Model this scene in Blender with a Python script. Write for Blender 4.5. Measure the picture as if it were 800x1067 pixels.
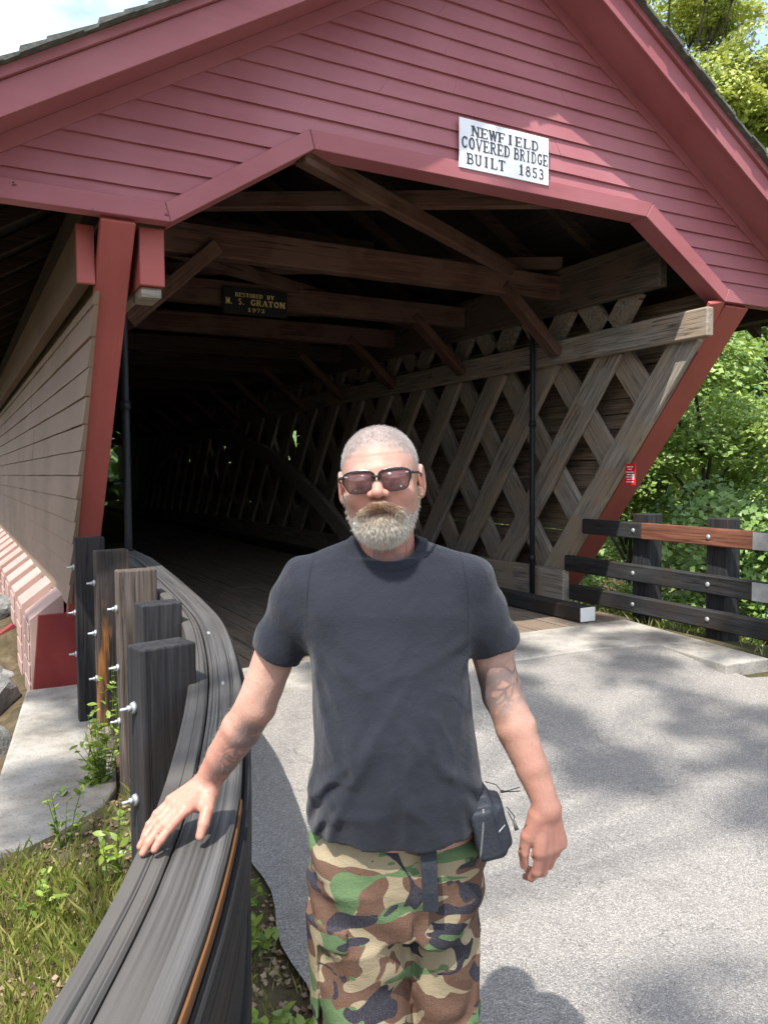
import bpy, math, random
import numpy as np
from mathutils import Matrix, Vector
random.seed(7); RNG=np.random.default_rng(11)
for o in list(bpy.data.objects): bpy.data.objects.remove(o)
S=bpy.context.scene; COL=S.collection; R=math.radians
# ---------------------------------------------------------------- camera
CH=1.68
cam=bpy.data.cameras.new('camera'); co=bpy.data.objects.new('camera',cam); COL.objects.link(co); S.camera=co
cam.sensor_fit='VERTICAL'; cam.sensor_height=24; cam.sensor_width=18; cam.lens=827/1067*24
cam.clip_start=.05; cam.clip_end=2000
yaw,pitch,roll=R(28.48),R(-2.866),R(-.38)
fw=Vector((math.sin(yaw)*math.cos(pitch),math.cos(yaw)*math.cos(pitch),math.sin(pitch)))
r0=Vector((math.cos(yaw),-math.sin(yaw),0)); u0=r0.cross(fw)
rr=math.cos(roll)*r0+math.sin(roll)*u0; uu=-math.sin(roll)*r0+math.cos(roll)*u0
M=Matrix((rr,uu,-fw)).transposed().to_4x4(); M.translation=Vector((0,0,CH)); co.matrix_world=M
# ---------------------------------------------------------------- light
SUNV=Vector((-.80*math.cos(R(60)),-.60*math.cos(R(60)),math.sin(R(60))))   # towards the sun
w=bpy.data.worlds.new('World'); S.world=w; w.use_nodes=True; nt=w.node_tree; N=nt.nodes; L=nt.links
bg=N['Background']; sky=N.new('ShaderNodeTexSky'); sky.sky_type='NISHITA'; sky.sun_disc=False
sky.sun_elevation=R(60); sky.sun_rotation=math.atan2(SUNV.x,SUNV.y)%(2*math.pi)
sky.air_density=1.2; sky.dust_density=2.0; sky.ozone_density=1.0
tc=N.new('ShaderNodeTexCoord'); mp=N.new('ShaderNodeMapping'); mp.inputs['Scale'].default_value=(1,1,2.2)
no=N.new('ShaderNodeTexNoise'); no.inputs['Scale'].default_value=1.9; no.inputs['Detail'].default_value=7; no.inputs['Roughness'].default_value=.55
mr=N.new('ShaderNodeMapRange'); mr.inputs[1].default_value=.47; mr.inputs[2].default_value=.62; mr.inputs[3].default_value=.12
mx=N.new('ShaderNodeMix'); mx.data_type='RGBA'; mx.inputs['B'].default_value=(6.0,6.5,7.2,1)
L.new(tc.outputs['Generated'],mp.inputs['Vector']); L.new(mp.outputs[0],no.inputs['Vector']); L.new(no.outputs['Fac'],mr.inputs[0])
L.new(mr.outputs[0],mx.inputs['Factor']); L.new(sky.outputs[0],mx.inputs['A']); L.new(mx.outputs['Result'],bg.inputs['Color'])
bg.inputs['Strength'].default_value=.15
sd=bpy.data.lights.new('sun','SUN'); sd.energy=3.5; sd.angle=R(.53); sd.color=(1,.955,.89)
so=bpy.data.objects.new('sun',sd); COL.objects.link(so); so.rotation_euler=(-SUNV).to_track_quat('-Z','Y').to_euler()
S.view_settings.view_transform='Standard'; S.view_settings.look='None'; S.view_settings.exposure=1.22; S.view_settings.gamma=1
S.view_settings.use_curve_mapping=False
S.render.engine='CYCLES'
# ---------------------------------------------------------------- materials
class NT:
    def __init__(s,name,rough=.7,spec=.3):
        s.m=bpy.data.materials.new(name); s.m.use_nodes=True; s.t=s.m.node_tree; s.b=s.t.nodes['Principled BSDF']
        s.b.inputs['Roughness'].default_value=rough; s.b.inputs['Specular IOR Level'].default_value=spec
        s.tc=s.t.nodes.new('ShaderNodeTexCoord'); s.oi=s.t.nodes.new('ShaderNodeObjectInfo')
    def n(s,k): return s.t.nodes.new('ShaderNode'+k)
    def l(s,a,b): s.t.links.new(a,b)
    def co(s,scale=(1,1,1),rand=True,rot=(0,0,0)):
        m=s.n('Mapping'); m.inputs['Scale'].default_value=scale; m.inputs['Rotation'].default_value=rot
        s.l(s.tc.outputs['Object'],m.inputs['Vector'])
        if rand:
            v=s.n('VectorMath'); v.operation='SCALE'; v.inputs[0].default_value=(31.7,17.3,23.1); s.l(s.oi.outputs['Random'],v.inputs['Scale'])
            s.l(v.outputs[0],m.inputs['Location'])
        return m.outputs[0]
    def noise(s,vec,scale=5,detail=4,rough=.5,dist=0):
        n=s.n('TexNoise'); n.inputs['Scale'].default_value=scale; n.inputs['Detail'].default_value=detail
        n.inputs['Roughness'].default_value=rough; n.inputs['Distortion'].default_value=dist; s.l(vec,n.inputs['Vector']); return n.outputs['Fac']
    def ramp(s,fac,stops,interp='LINEAR'):
        r=s.n('ValToRGB'); r.color_ramp.interpolation=interp; e=r.color_ramp.elements
        while len(e)<len(stops): e.new(.5)
        for q,(p,c) in zip(e,stops): q.position=p; q.color=(*c,1) if len(c)==3 else c
        s.l(fac,r.inputs[0]); return r.outputs[0]
    def rng(s,fac,a,b,c=0,d=1):
        r=s.n('MapRange'); r.inputs[1].default_value=a; r.inputs[2].default_value=b; r.inputs[3].default_value=c; r.inputs[4].default_value=d; s.l(fac,r.inputs[0]); return r.outputs[0]
    def mix(s,fac,a,b,mode='MIX'):
        m=s.n('Mix'); m.data_type='RGBA'; m.blend_type=mode
        if isinstance(fac,(int,float)): m.inputs['Factor'].default_value=fac
        else: s.l(fac,m.inputs['Factor'])
        for k,v in (('A',a),('B',b)):
            if isinstance(v,tuple): m.inputs[k].default_value=(*v,1)
            else: s.l(v,m.inputs[k])
        return m.outputs['Result']
    def math(s,op,a,b=None):
        m=s.n('Math'); m.operation=op
        for i,v in enumerate((a,b)):
            if v is None: continue
            if isinstance(v,(int,float)): m.inputs[i].default_value=v
            else: s.l(v,m.inputs[i])
        return m.outputs[0]
    def col(s,c):
        if isinstance(c,tuple): s.b.inputs['Base Color'].default_value=(*c,1)
        else: s.l(c,s.b.inputs['Base Color'])
    def bump(s,h,dist=.01,strength=1):
        b=s.n('Bump'); b.inputs['Distance'].default_value=dist; b.inputs['Strength'].default_value=strength; s.l(h,b.inputs['Height']); s.l(b.outputs[0],s.b.inputs['Normal'])
def wood(name,c1,c2,c3=None,rough=.8,crack=1.0,bump=.004,streak=None,spots=0,axis=0):
    """grain runs along the object's own X (axis 0), or Y / Z"""
    n=NT(name,rough,.25); sc=[14,14,14]; sc[axis]=.8; sc2=[45,45,45]; sc2[axis]=1.4; sc3=[4,4,4]; sc3[axis]=.7
    g=n.noise(n.co(tuple(sc)),1.6,6,.65,.12); f=n.noise(n.co(tuple(sc2)),1.5,5,.65,.2); big=n.noise(n.co((1,1,1)),2.2,3)
    c=n.ramp(g,[(.3,c1),(.68,c2)]); c=n.mix(n.rng(f,.42,.62,0,.75),c,tuple(x*.5 for x in c1))
    if c3: c=n.mix(n.rng(big,.42,.62),c,c3)
    if streak:
        sk=n.noise(n.co(tuple(sc3)),1.3,4,.6); c=n.mix(n.rng(sk,.53,.62),c,streak)
    cr=n.noise(n.co(tuple(x*.75 if i!=axis else .16 for i,x in enumerate(sc))),1.6,3,.5,.0); cm=n.noise(n.co((1.1,1.1,1.1)),2.1,3)
    ck=n.math('ABSOLUTE',n.math('SUBTRACT',cr,.5)); ckm=n.math('MULTIPLY',n.rng(ck,0,.011*crack,1,0),n.rng(cm,.44,.54))
    c=n.mix(n.math('MULTIPLY',ckm,.85),c,tuple(x*.12 for x in c1))
    if spots:
        v=n.n('TexVoronoi'); v.inputs['Scale'].default_value=3.2; n.l(n.co((1,1,1)),v.inputs['Vector']); c=n.mix(n.rng(v.outputs['Distance'],.02,.035,spots,0),c,(.5,.5,.48))
    n.col(c); h=n.math('SUBTRACT',n.math('ADD',n.math('MULTIPLY',f,.6),n.math('MULTIPLY',g,.4)),n.math('MULTIPLY',ckm,1.3)); n.bump(h,bump); return n.m
def paint(name,c,wear=(.35,.25,.2),amt=.3,rough=.55,fade=None,axis=0):
    n=NT(name,rough,.3); sc=[9,9,9]; sc[axis]=1; 
    g=n.noise(n.co(tuple(sc)),2,5,.6); b=n.noise(n.co((1,1,1)),1.1,4); 
    k=n.mix(n.rng(g,.3,.7,0,.5),c,tuple(x*.78 for x in c))
    k=n.mix(n.rng(b,.35,.65,0,.6),k,fade or tuple(min(1,x*1.25) for x in c))
    if amt:
        w_=n.noise(n.co((1,1,1)),9,8,.7); k=n.mix(n.rng(w_,.72-.1*amt,.74-.1*amt),k,wear)
    sp=[60,60,60]; sp[axis]=3; fn=n.noise(n.co(tuple(sp)),1,4,.6)
    n.col(k); n.bump(fn,.0012); return n.m
def plain(name,c,rough=.6,metal=0,spec=.3,var=.15,scale=8,bump=0):
    n=NT(name,rough,spec); n.b.inputs['Metallic'].default_value=metal
    g=n.noise(n.co((1,1,1)),scale,5,.6); n.col(n.mix(n.rng(g,.3,.7),tuple(x*(1-var) for x in c),tuple(min(1,x*(1+var)) for x in c)))
    if bump: n.bump(n.noise(n.co((1,1,1)),scale*6,4,.6),bump)
    return n.m
def leafmat(name,c1,c2,tr=.30):
    n=NT(name,.38,.5); at=n.n('Attribute'); at.attribute_name='tint'; at.attribute_type='GEOMETRY'
    c=n.mix(at.outputs['Fac'],c1,c2); n.col(c)
    t=n.n('BsdfTranslucent'); n.l(n.mix(.5,c,(c2[0]*1.3,c2[1]*1.25,c2[2]*.6)),t.inputs['Color'])
    m=n.n('MixShader'); m.inputs[0].default_value=tr; out=n.t.nodes['Material Output']
    n.l(n.b.outputs[0],m.inputs[1]); n.l(t.outputs[0],m.inputs[2]); n.l(m.outputs[0],out.inputs['Surface']); return n.m
MT={}
MT['red']=paint('red_barn_paint',(.34,.112,.125),amt=.2,wear=(.20,.10,.10),fade=(.40,.165,.18))
MT['redtrim']=paint('red_trim_paint',(.33,.10,.108),amt=.15,wear=(.20,.11,.11),fade=(.38,.145,.155))
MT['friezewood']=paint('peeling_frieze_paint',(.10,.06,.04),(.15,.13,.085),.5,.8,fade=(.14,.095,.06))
MT['railorange']=wood('orange_worn_rail_edge',(.10,.045,.02),(.28,.125,.045))
MT['redpost']=paint('red_post_paint',(.35,.085,.072),amt=0,axis=0)
MT['redfade']=paint('faded_red_siding_paint',(.215,.155,.11),(.13,.10,.07),.4,.75,fade=(.29,.20,.155),axis=1)
MT['redold_shaded']=paint('shade_darkened_old_red_paint',(.18,.026,.024),(.32,.24,.18),.6,.7)  # old worn red, darkened to stand in for shade on the skirt end
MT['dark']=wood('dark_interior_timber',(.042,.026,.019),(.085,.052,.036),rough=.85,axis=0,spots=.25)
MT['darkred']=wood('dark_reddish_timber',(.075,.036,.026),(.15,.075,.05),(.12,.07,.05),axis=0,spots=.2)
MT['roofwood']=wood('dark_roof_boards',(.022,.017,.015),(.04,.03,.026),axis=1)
MT['lattice']=wood('weathered_lattice_wood',(.20,.175,.145),(.42,.375,.31),(.29,.225,.16),crack=1.4)
MT['siding_in']=wood('brown_unpainted_boards',(.16,.115,.08),(.34,.25,.17),axis=1)
MT['deck']=wood('weathered_deck_boards',(.15,.12,.09),(.31,.255,.195),(.19,.14,.10),axis=1)
MT['rail']=wood('grey_weathered_rail_timber',(.036,.034,.032),(.125,.122,.118),(.085,.078,.070),rough=.75,crack=1.6,bump=.003,spots=.55)
MT['railside']=wood('dark_rail_side_timber',(.02,.022,.026),(.045,.045,.048),streak=(.22,.09,.025))
MT['blackwood']=wood('blackened_post_timber',(.016,.016,.018),(.05,.05,.052),(.03,.024,.022),bump=.004,axis=2)
MT['blackwoodx']=wood('blackened_rail_timber',(.018,.019,.021),(.05,.05,.05),(.033,.026,.022),bump=.004,axis=0)
MT['postorange']=wood('orange_streaked_post_timber',(.03,.026,.024),(.08,.06,.05),streak=(.30,.12,.03),axis=2)
MT['postbrown']=wood('grey_brown_post_timber',(.06,.045,.036),(.15,.12,.10),axis=2)
MT['railred']=wood('reddish_worn_rail_timber',(.12,.045,.028),(.27,.11,.065),axis=0)
MT['plate']=plain('dull_zinc_plate',(.30,.30,.29),.7,.2,.3,.2,12)
MT['steel']=plain('galvanised_steel',(.42,.44,.45),.5,.6,.5,.1,30)
MT['pipe']=plain('black_iron_pipe',(.02,.022,.026),.5,.3)
MT['white']=plain('white_paint',(.72,.72,.70),.6,var=.06,scale=12)
MT['sign']=plain('white_sign_paint',(.80,.82,.84),.5,var=.05,scale=6)
MT['ink']=plain('dark_grey_lettering',(.06,.065,.08),.6)
MT['gold']=plain('dull_gold_lettering',(.75,.6,.22),.6)
MT['blackboard']=plain('black_sign_board',(.012,.012,.014),.5)
MT['signred']=plain('red_sign_enamel',(.62,.02,.03),.4)
MT['concrete']=None
n=NT('worn_concrete',.85,.2); a=n.noise(n.co((1,1,1)),3,8,.65); b=n.noise(n.co((1,1,1)),60,3); c=n.ramp(a,[(.3,(.17,.155,.13)),(.5,(.30,.28,.245)),(.7,(.40,.38,.34))]); c=n.mix(n.rng(b,.58,.7,0,.6),c,(.12,.10,.08)); d2=n.noise(n.co((1,1,1)),1.3,5,.7); c=n.mix(n.rng(d2,.52,.68,0,.6),c,(.16,.14,.11)); n.col(c); n.bump(n.math('ADD',a,n.math('MULTIPLY',b,.25)),.012); MT['concrete']=n.m
n=NT('grey_asphalt',.9,.2); v=n.n('TexVoronoi'); v.inputs['Scale'].default_value=210; n.l(n.co((1,1,1),False),v.inputs['Vector'])
hs=n.n('SeparateColor'); n.l(v.outputs['Color'],hs.inputs[0]); big=n.noise(n.co((1,1,1),False),.9,5,.6); f=n.noise(n.co((1,1,1),False),45,5,.8)
c=n.ramp(hs.outputs[0],[(0,(.19,.18,.17)),(.5,(.33,.31,.28)),(.86,(.45,.42,.375)),(1,(.64,.60,.55))]); c=n.mix(n.rng(big,.3,.7,0,.4),c,(.38,.35,.31)); c=n.mix(n.rng(f,.35,.75,.28,0),c,(.09,.088,.085)); st=n.noise(n.co((1,1,1),False),2.3,7,.7); c=n.mix(n.rng(st,.56,.72,0,.45),c,(.17,.155,.135))
cr=n.noise(n.co((1,1,1),False),1.4,6,.6,.6); ck=n.rng(n.math('ABSOLUTE',n.math('SUBTRACT',cr,.5)),0,.0012,.3,0); c=n.mix(ck,c,(.05,.05,.05))
n.col(c); n.bump(n.math('SUBTRACT',n.math('MULTIPLY',v.outputs['Distance'],-1),n.math('MULTIPLY',ck,2)),.006); MT['asphalt']=n.m
n=NT('soil',.95,.1); a=n.noise(n.co((1,1,1),False),7,8,.7); b=n.noise(n.co((1,1,1),False),.35,4); c=n.ramp(a,[(.3,(.05,.035,.022)),(.55,(.12,.085,.055)),(.75,(.22,.17,.12))]); c=n.mix(n.rng(b,.45,.6,0,.6),c,(.045,.055,.02)); n.col(c); n.bump(a,.03); MT['soil']=n.m
n=NT('shingles',.9,.15); a=n.noise(n.co((1,1,1)),14,6,.7); n.col(n.ramp(a,[(.3,(.06,.065,.055)),(.6,(.14,.14,.125)),(.8,(.20,.21,.16))])); n.bump(a,.01); MT['shingle']=n.m
MT['rock']=plain('grey_rock',(.20,.20,.19),.9,var=.45,scale=5,bump=.02)
MT['bark']=wood('bark',(.05,.04,.03),(.14,.12,.10),axis=2,bump=.02,crack=2)
MT['leafA']=leafmat('maple_leaf',(.07,.17,.03),(.43,.54,.17))
MT['leafB']=leafmat('yellow_green_leaf',(.22,.30,.06),(.55,.58,.18))
MT['leafC']=leafmat('deep_green_leaf',(.05,.13,.03),(.28,.41,.12))
MT['leafW']=leafmat('weed_leaf',(.10,.18,.03),(.33,.42,.08))
MT['grass']=leafmat('grass_blade',(.10,.17,.02),(.38,.36,.12),.3)
MT['litter']=leafmat('dead_leaf',(.14,.08,.04),(.36,.26,.17),.15)
# ---------------------------------------------------------------- object helpers
WM={}
def reg(o,mat_world,parent):
    COL.objects.link(o); WM[o.name]=mat_world.copy()
    if parent is not None: o.parent=parent; o.matrix_basis=WM[parent.name].inverted()@mat_world
    else: o.matrix_basis=mat_world
    return o
def tag(o,label=None,cat=None,group=None,kind=None):
    for k,v in (('label',label),('category',cat),('group',group),('kind',kind)):
        if v: o[k]=v
    return o
def empty(name,loc,rz=0,**k):
    o=bpy.data.objects.new(name,None); reg(o,Matrix.Translation(loc)@Matrix.Rotation(rz,4,'Z'),None); o.empty_display_size=.1; return tag(o,**k)
def mk(name,V,F,mat,parent=None,Mw=None,smooth=False,bevel=0,seg=1,attr=None):
    me=bpy.data.meshes.new(name)
    if isinstance(V,np.ndarray):
        F=np.asarray(F); nv=len(V); nf,k=F.shape
        me.vertices.add(nv); me.vertices.foreach_set('co',V.astype(np.float32).ravel())
        me.loops.add(nf*k); me.loops.foreach_set('vertex_index',F.astype(np.int32).ravel())
        me.polygons.add(nf); me.polygons.foreach_set('loop_start',(np.arange(nf)*k).astype(np.int32)); me.polygons.foreach_set('loop_total',np.full(nf,k,np.int32)); me.update(calc_edges=True); me.validate()
    else: me.from_pydata([tuple(v) for v in V],[],F); me.update()
    if attr:
        for an,av in attr.items():
            a=me.attributes.new(an,'FLOAT','POINT'); a.data.foreach_set('value',np.asarray(av,np.float32))
    if smooth: me.polygons.foreach_set('use_smooth',[True]*len(me.polygons))
    for m in (mat if isinstance(mat,list) else [mat]): me.materials.append(m)
    o=bpy.data.objects.new(name,me)
    if bevel:
        b=o.modifiers.new('b','BEVEL'); b.width=bevel; b.segments=seg; b.limit_method='ANGLE'
    return reg(o,Mw or Matrix(),parent)
BF=[(0,3,2,1),(4,5,6,7),(0,1,5,4),(1,2,6,5),(2,3,7,6),(3,0,4,7)]
def boxv(x0,x1,y0,y1,z0,z1): return [(x0,y0,z0),(x1,y0,z0),(x1,y1,z0),(x0,y1,z0),(x0,y0,z1),(x1,y0,z1),(x1,y1,z1),(x0,y1,z1)]
class MB:
    def __init__(s): s.V=[]; s.F=[]
    def add(s,V,F):
        k=len(s.V); s.V+=[tuple(v) for v in V]; s.F+=[tuple(i+k for i in f) for f in F]; return s
    def box(s,*a): return s.add(boxv(*a),BF)
    def obox(s,M,*a): return s.add([M@Vector(v) for v in boxv(*a)],BF)
    def prism(s,poly,y0,y1):  # polygon in xz extruded along y
        n=len(poly); V=[(x,y0,z) for x,z in poly]+[(x,y1,z) for x,z in poly]
        return s.add(V,[tuple(range(n)),tuple(range(2*n-1,n-1,-1))]+[(i,i+n,(i+1)%n+n,(i+1)%n) for i in range(n)])
    def build(s,name,mat,parent=None,**k): return mk(name,s.V,s.F,mat,parent,**k)
def frame(p0,p1,up=(0,0,1)):
    p0=Vector(p0);p1=Vector(p1); x=(p1-p0).normalized(); up=Vector(up)
    y=up.cross(x)
    if y.length<1e-4: y=Vector((0,1,0)).cross(x)
    y.normalize(); z=x.cross(y); M=Matrix((x,y,z)).transposed().to_4x4(); M.translation=p0; return M
def beam(name,p0,p1,wy,hz,mat,parent=None,up=(0,0,1),bevel=.006,warp=0,**k):
    """timber from p0 to p1, centred; local X runs along it"""
    Ln=(Vector(p1)-Vector(p0)).length; n=max(1,int(Ln/.25)) if warp else 1; V=[];F=[]
    a,b=random.uniform(-1,1)*warp,random.uniform(0,6)
    for i in range(n+1):
        t=i/n; dy=a*math.sin(t*4+b)-a*math.sin(b)*(1-t)-a*math.sin(4+b)*t
        for y,z in ((-1,-1),(1,-1),(1,1),(-1,1)): V.append((t*Ln,y*wy/2+dy,z*hz/2))
    F=[(0,3,2,1),(4*n,4*n+1,4*n+2,4*n+3)]
    for i in range(n):
        for j in range(4): F.append((4*i+j,4*i+(j+1)%4,4*i+4+(j+1)%4,4*i+4+j))
    return mk(name,V,F,mat,parent,Mw=frame(p0,p1,up),bevel=bevel,**k)
def tube_vf(pts,rad,seg=8):
    pts=[Vector(p) for p in pts]; V=[];F=[]; u=None
    for i,p in enumerate(pts):
        d=(pts[min(i+1,len(pts)-1)]-pts[max(i-1,0)]).normalized()
        if u is None: u=d.orthogonal().normalized()
        u=(u-d*u.dot(d)).normalized(); v=d.cross(u); r=rad[i] if hasattr(rad,'__len__') else rad
        for k in range(seg): a=2*math.pi*k/seg; V.append(p+u*(r*math.cos(a))+v*(r*math.sin(a)))
    for i in range(len(pts)-1):
        for k in range(seg): F.append((i*seg+k,i*seg+(k+1)%seg,(i+1)*seg+(k+1)%seg,(i+1)*seg+k))
    F.append(tuple(range(seg-1,-1,-1))); F.append(tuple(range((len(pts)-1)*seg,len(pts)*seg)))
    return V,F
def tube(name,pts,rad,mat,parent=None,seg=10,Mw=None,**k):
    V,F=tube_vf(pts,rad,seg); return mk(name,V,F,mat,parent,Mw=Mw,smooth=True,**k)
# ---------------------------------------------------------------- lettering: slab serif strokes
def arc(cx,cy,rx,ry,a0,a1,n=10): return [(cx+rx*math.cos(R(a0+(a1-a0)*i/n)),cy+ry*math.sin(R(a0+(a1-a0)*i/n))) for i in range(n+1)]
def glyph(c):   # strokes in a 1 x 1.6 cell: (polyline, weight)
    H=1.6; t=.24; s=.1; G=[]
    def sr(x,y,w=.42): G.append(([(x-w/2,y),(x+w/2,y)],s))
    def vert(x,w=t): G.append(([(x,.04),(x,H-.04)],w)); sr(x,.05); sr(x,H-.05)
    if c=='I': vert(.5)
    if c=='1': G.append(([(.5,.04),(.5,H)],t)); sr(.5,.05,.6); G.append(([(.5,H-.1),(.25,H-.3)],.14))
    if c in 'NM': 
        vert(.2,.16 if c=='N' else .14); vert(.85,.16 if c=='N' else t)
        G.append(([(.2,H),(.85,0)],t) if c=='N' else ([(.2,H),(.52,.25),(.85,H)],.18))
    if c in 'ELF':
        vert(.25)
        if c!='L': G.append(([(.25,H-.05),(.85,H-.05),(.85,H-.35)],s)); G.append(([(.25,H/2),(.65,H/2)],s)); sr(.65,H/2,.06); G.append(([(.65,H/2-.18),(.65,H/2+.18)],s))
        if c!='F': G.append(([(.25,.05),(.88,.05),(.88,.4)],s))
    if c=='T': vert(.5); G.append(([(.1,H-.35),(.1,H-.05),(.9,H-.05),(.9,H-.35)],s))
    if c=='W': G.append(([(.1,H),(.32,0)],t)); G.append(([(.32,0),(.52,H)],.12)); G.append(([(.52,H),(.74,0)],t)); G.append(([(.74,0),(.94,H)],.12)); sr(.1,H-.05,.3); sr(.52,H-.05,.3); sr(.94,H-.05,.26)
    if c=='V': G.append(([(.15,H),(.5,0)],t)); G.append(([(.5,0),(.85,H)],.12)); sr(.15,H-.05,.36); sr(.85,H-.05,.36)
    if c=='Y': G.append(([(.15,H),(.5,.75)],t)); G.append(([(.5,.75),(.85,H)],.12)); G.append(([(.5,.04),(.5,.8)],t)); sr(.5,.05); sr(.15,H-.05,.36); sr(.85,H-.05,.36)
    if c=='A': G.append(([(.12,0),(.5,H)],.12)); G.append(([(.5,H),(.86,0)],t)); G.append(([(.25,.5),(.72,.5)],s)); sr(.12,.05,.32); sr(.86,.05,.34)
    if c=='O': G.append((arc(.5,.8,.33,.7,0,360,20),.2))
    if c in 'CG':
        G.append((arc(.52,.8,.33,.7,50,310,16),.2)); G.append(([(.82,1.15),(.82,1.5)],s))
        if c=='G': G.append(([(.8,.15),(.8,.65)],.18)); sr(.78,.68,.36)
        else: G.append(([(.82,.45),(.74,.25)],s))
    if c=='U': G.append(([(.22,H),(.22,.45)]+arc(.5,.45,.28,.4,180,360,10)+[(.78,H)],.17)); sr(.22,H-.05); sr(.78,H-.05,.36)
    if c=='D': vert(.22); G.append(([(.22,H-.06)]+arc(.4,.8,.42,.74,90,-90,12)+[(.22,.06)],.15))
    if c in 'BRP':
        vert(.22); G.append(([(.22,H-.06)]+arc(.5,1.2,.28,.34,90,-90,8)+[(.22,.86)],.14))
        if c=='B': G.append(([(.22,.82)]+arc(.52,.45,.32,.39,90,-90,8)+[(.22,.06)],.15))
        if c=='R': G.append(([(.48,.85),(.8,.05),(.95,.05)],.18))
    if c=='8': G.append((arc(.5,1.2,.24,.33,0,360,14),.15)); G.append((arc(.5,.45,.3,.38,0,360,14),.16))
    if c=='S': G.append((arc(.5,1.2,.27,.34,35,270,9)+arc(.5,.44,.3,.4,90,-145,9),.17))
    if c=='5': G.append(([(.8,H-.08),(.28,H-.08),(.26,.9)]+arc(.47,.5,.3,.43,115,-150,12),.16))
    if c=='3': G.append((arc(.45,1.2,.27,.33,150,-90,9)+arc(.45,.45,.31,.4,90,-150,9),.16))
    if c=='9': G.append((arc(.5,1.12,.28,.4,0,360,12),.15)); G.append(([(.78,1.1)]+arc(.45,.45,.32,.4,10,-140,7),.14))
    if c=='7': G.append(([(.2,H-.3),(.2,H-.08),(.82,H-.08),(.45,.04)],.15))
    if c=='2': G.append((arc(.5,1.15,.28,.38,160,-20,8)+[(.22,.08),(.82,.08),(.82,.35)],.15))
    if c=='.': G.append(([(.3,.02),(.3,.2)],.2))
    return G
def lettering(name,rows,mat,parent,Mw,depth=.003):
    """rows: (text, x0, x1, z_base, height); letters stand off local -Y"""
    mb=MB(); k=0
    for text,x0,x1,zb,h in rows:
        cw=(x1-x0)/len(text)
        for i,ch in enumerate(text):
            for pl,wt in glyph(ch):
                for (a,b),(c,d) in zip(pl[:-1],pl[1:]):
                    sx=cw*.95; sz=h/1.6; A=Vector((x0+(i+.02)*cw+a*sx,0,zb+b*sz)); B=Vector((x0+(i+.02)*cw+c*sx,0,zb+d*sz)); dv=(B-A)
                    if dv.length<1e-6: continue
                    dv.normalize(); A-=dv*wt*sz*.15; B+=dv*wt*sz*.15
                    steep=abs(dv.z); hw=wt*(sx*.5*steep+sz*.5*(1-steep)); q=Vector((-dv.z,0,dv.x))*hw; k+=1; y=-depth-(k%7)*.00012
                    V=[A-q,B-q,B+q,A+q]; mb.add([(v.x,0,v.z) for v in V]+[(v.x,y,v.z) for v in V],BF)
    return mb.build(name,mat,parent,Mw=Mw)
# ================================================================ terrain, road
def sstep(a,b,t): t=np.clip((t-a)/(b-a),0,1); return t*t*(3-2*t)
def ramp(y): return .14*sstep(3.3,4.9,y)
def hterr(x,y):
    x=np.asarray(x,float);y=np.asarray(y,float)
    z=ramp(y)-.03
    left=sstep(.9,.1,x)*.22+sstep(.2,-2.5,x)*.5+sstep(-2,-9,x)*2.0
    z=z-left
    right=sstep(6.2,10,x)*3.2; z=z-right*(y<60)
    z=z-.32*sstep(1.15,.95,x)*sstep(4.15,4.5,y)*(y<9)*sstep(-.6,0,x)
    yo=7.5*sstep(1.0,.3,x); g=sstep(6.6+yo,10.5+yo,y)*(1-sstep(30,37,y))*4.2
    g=np.maximum(g,sstep(.35,-.5,x)*sstep(4.3,8.5,y)*(1-sstep(30,37,y))*.9)
    z=z-g
    d=np.hypot(x-4,y-8); z=z+sstep(30,160,d)*26+sstep(14,34,x)*sstep(-40,0,y)*7
    z=z+.05*np.sin(x*2.1+y)*np.sin(y*1.7)*((x<0)|(x>6.6))
    return z
def gridax(lo,hi,fine_lo,fine_hi,fs):
    a=list(np.arange(fine_lo,fine_hi+1e-6,fs)); s=fs; v=fine_hi
    while v<hi: s*=1.25; v+=s; a.append(v)
    s=fs; v=fine_lo
    while v>lo: s*=1.25; v-=s; a.insert(0,v)
    return np.array(a)
gx=gridax(-450,450,-4,12,.2); gy=gridax(-450,450,-2,14,.2); GX,GY=np.meshgrid(gx,gy,indexing='ij')
V=np.stack([GX,GY,hterr(GX,GY)],-1).reshape(-1,3); nx,ny=len(gx),len(gy)
ii,jj=np.meshgrid(np.arange(nx-1),np.arange(ny-1),indexing='ij'); b0=(ii*ny+jj).ravel(); F=np.stack([b0,b0+ny,b0+ny+1,b0+1],1)
tag(mk('ground',V,F,MT['soil'],smooth=True),kind='structure')
# asphalt sheet
def ledge(y): return float(np.interp(y,[-14,-3,0,1,2.17,3.2,4.2,5.3],[-3.2,-1.2,.15,.6,.93,1.10,1.2,1.25]))
V=[];F=[];ys=np.concatenate([np.arange(-14,2,.5),np.arange(2,5.1,.12),[5.12]]); nc=26
for i,y in enumerate(ys):
    for j in range(nc):
        t=j/(nc-1); xr=5.9 if y<4.0 else 5.42; xl=ledge(y)+.02*math.sin(y*9)*(j==0)
        x=xl+(xr-xl)*t; yy=y-(.03*math.sin(x*3)+.05*(x>3.5)*math.sin(x*5.1) if i==len(ys)-1 else 0)
        V.append((x,yy,float(ramp(y))+.004+.01*math.sin(x*1.3+y)))
    if i: F+=[((i-1)*nc+j,(i-1)*nc+j+1,i*nc+j+1,i*nc+j) for j in range(nc-1)]
tag(mk('road',V,F,MT['asphalt'],smooth=True),kind='structure')
# water of the creek far below
tag(mk('creek_water',[(-60,9,-3.95),(14,9,-3.95),(14,30,-3.95),(-60,30,-3.95)],[(0,1,2,3)],plain('creek_water_surface',(.03,.05,.04),.08,spec=.5)),kind='structure')
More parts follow.
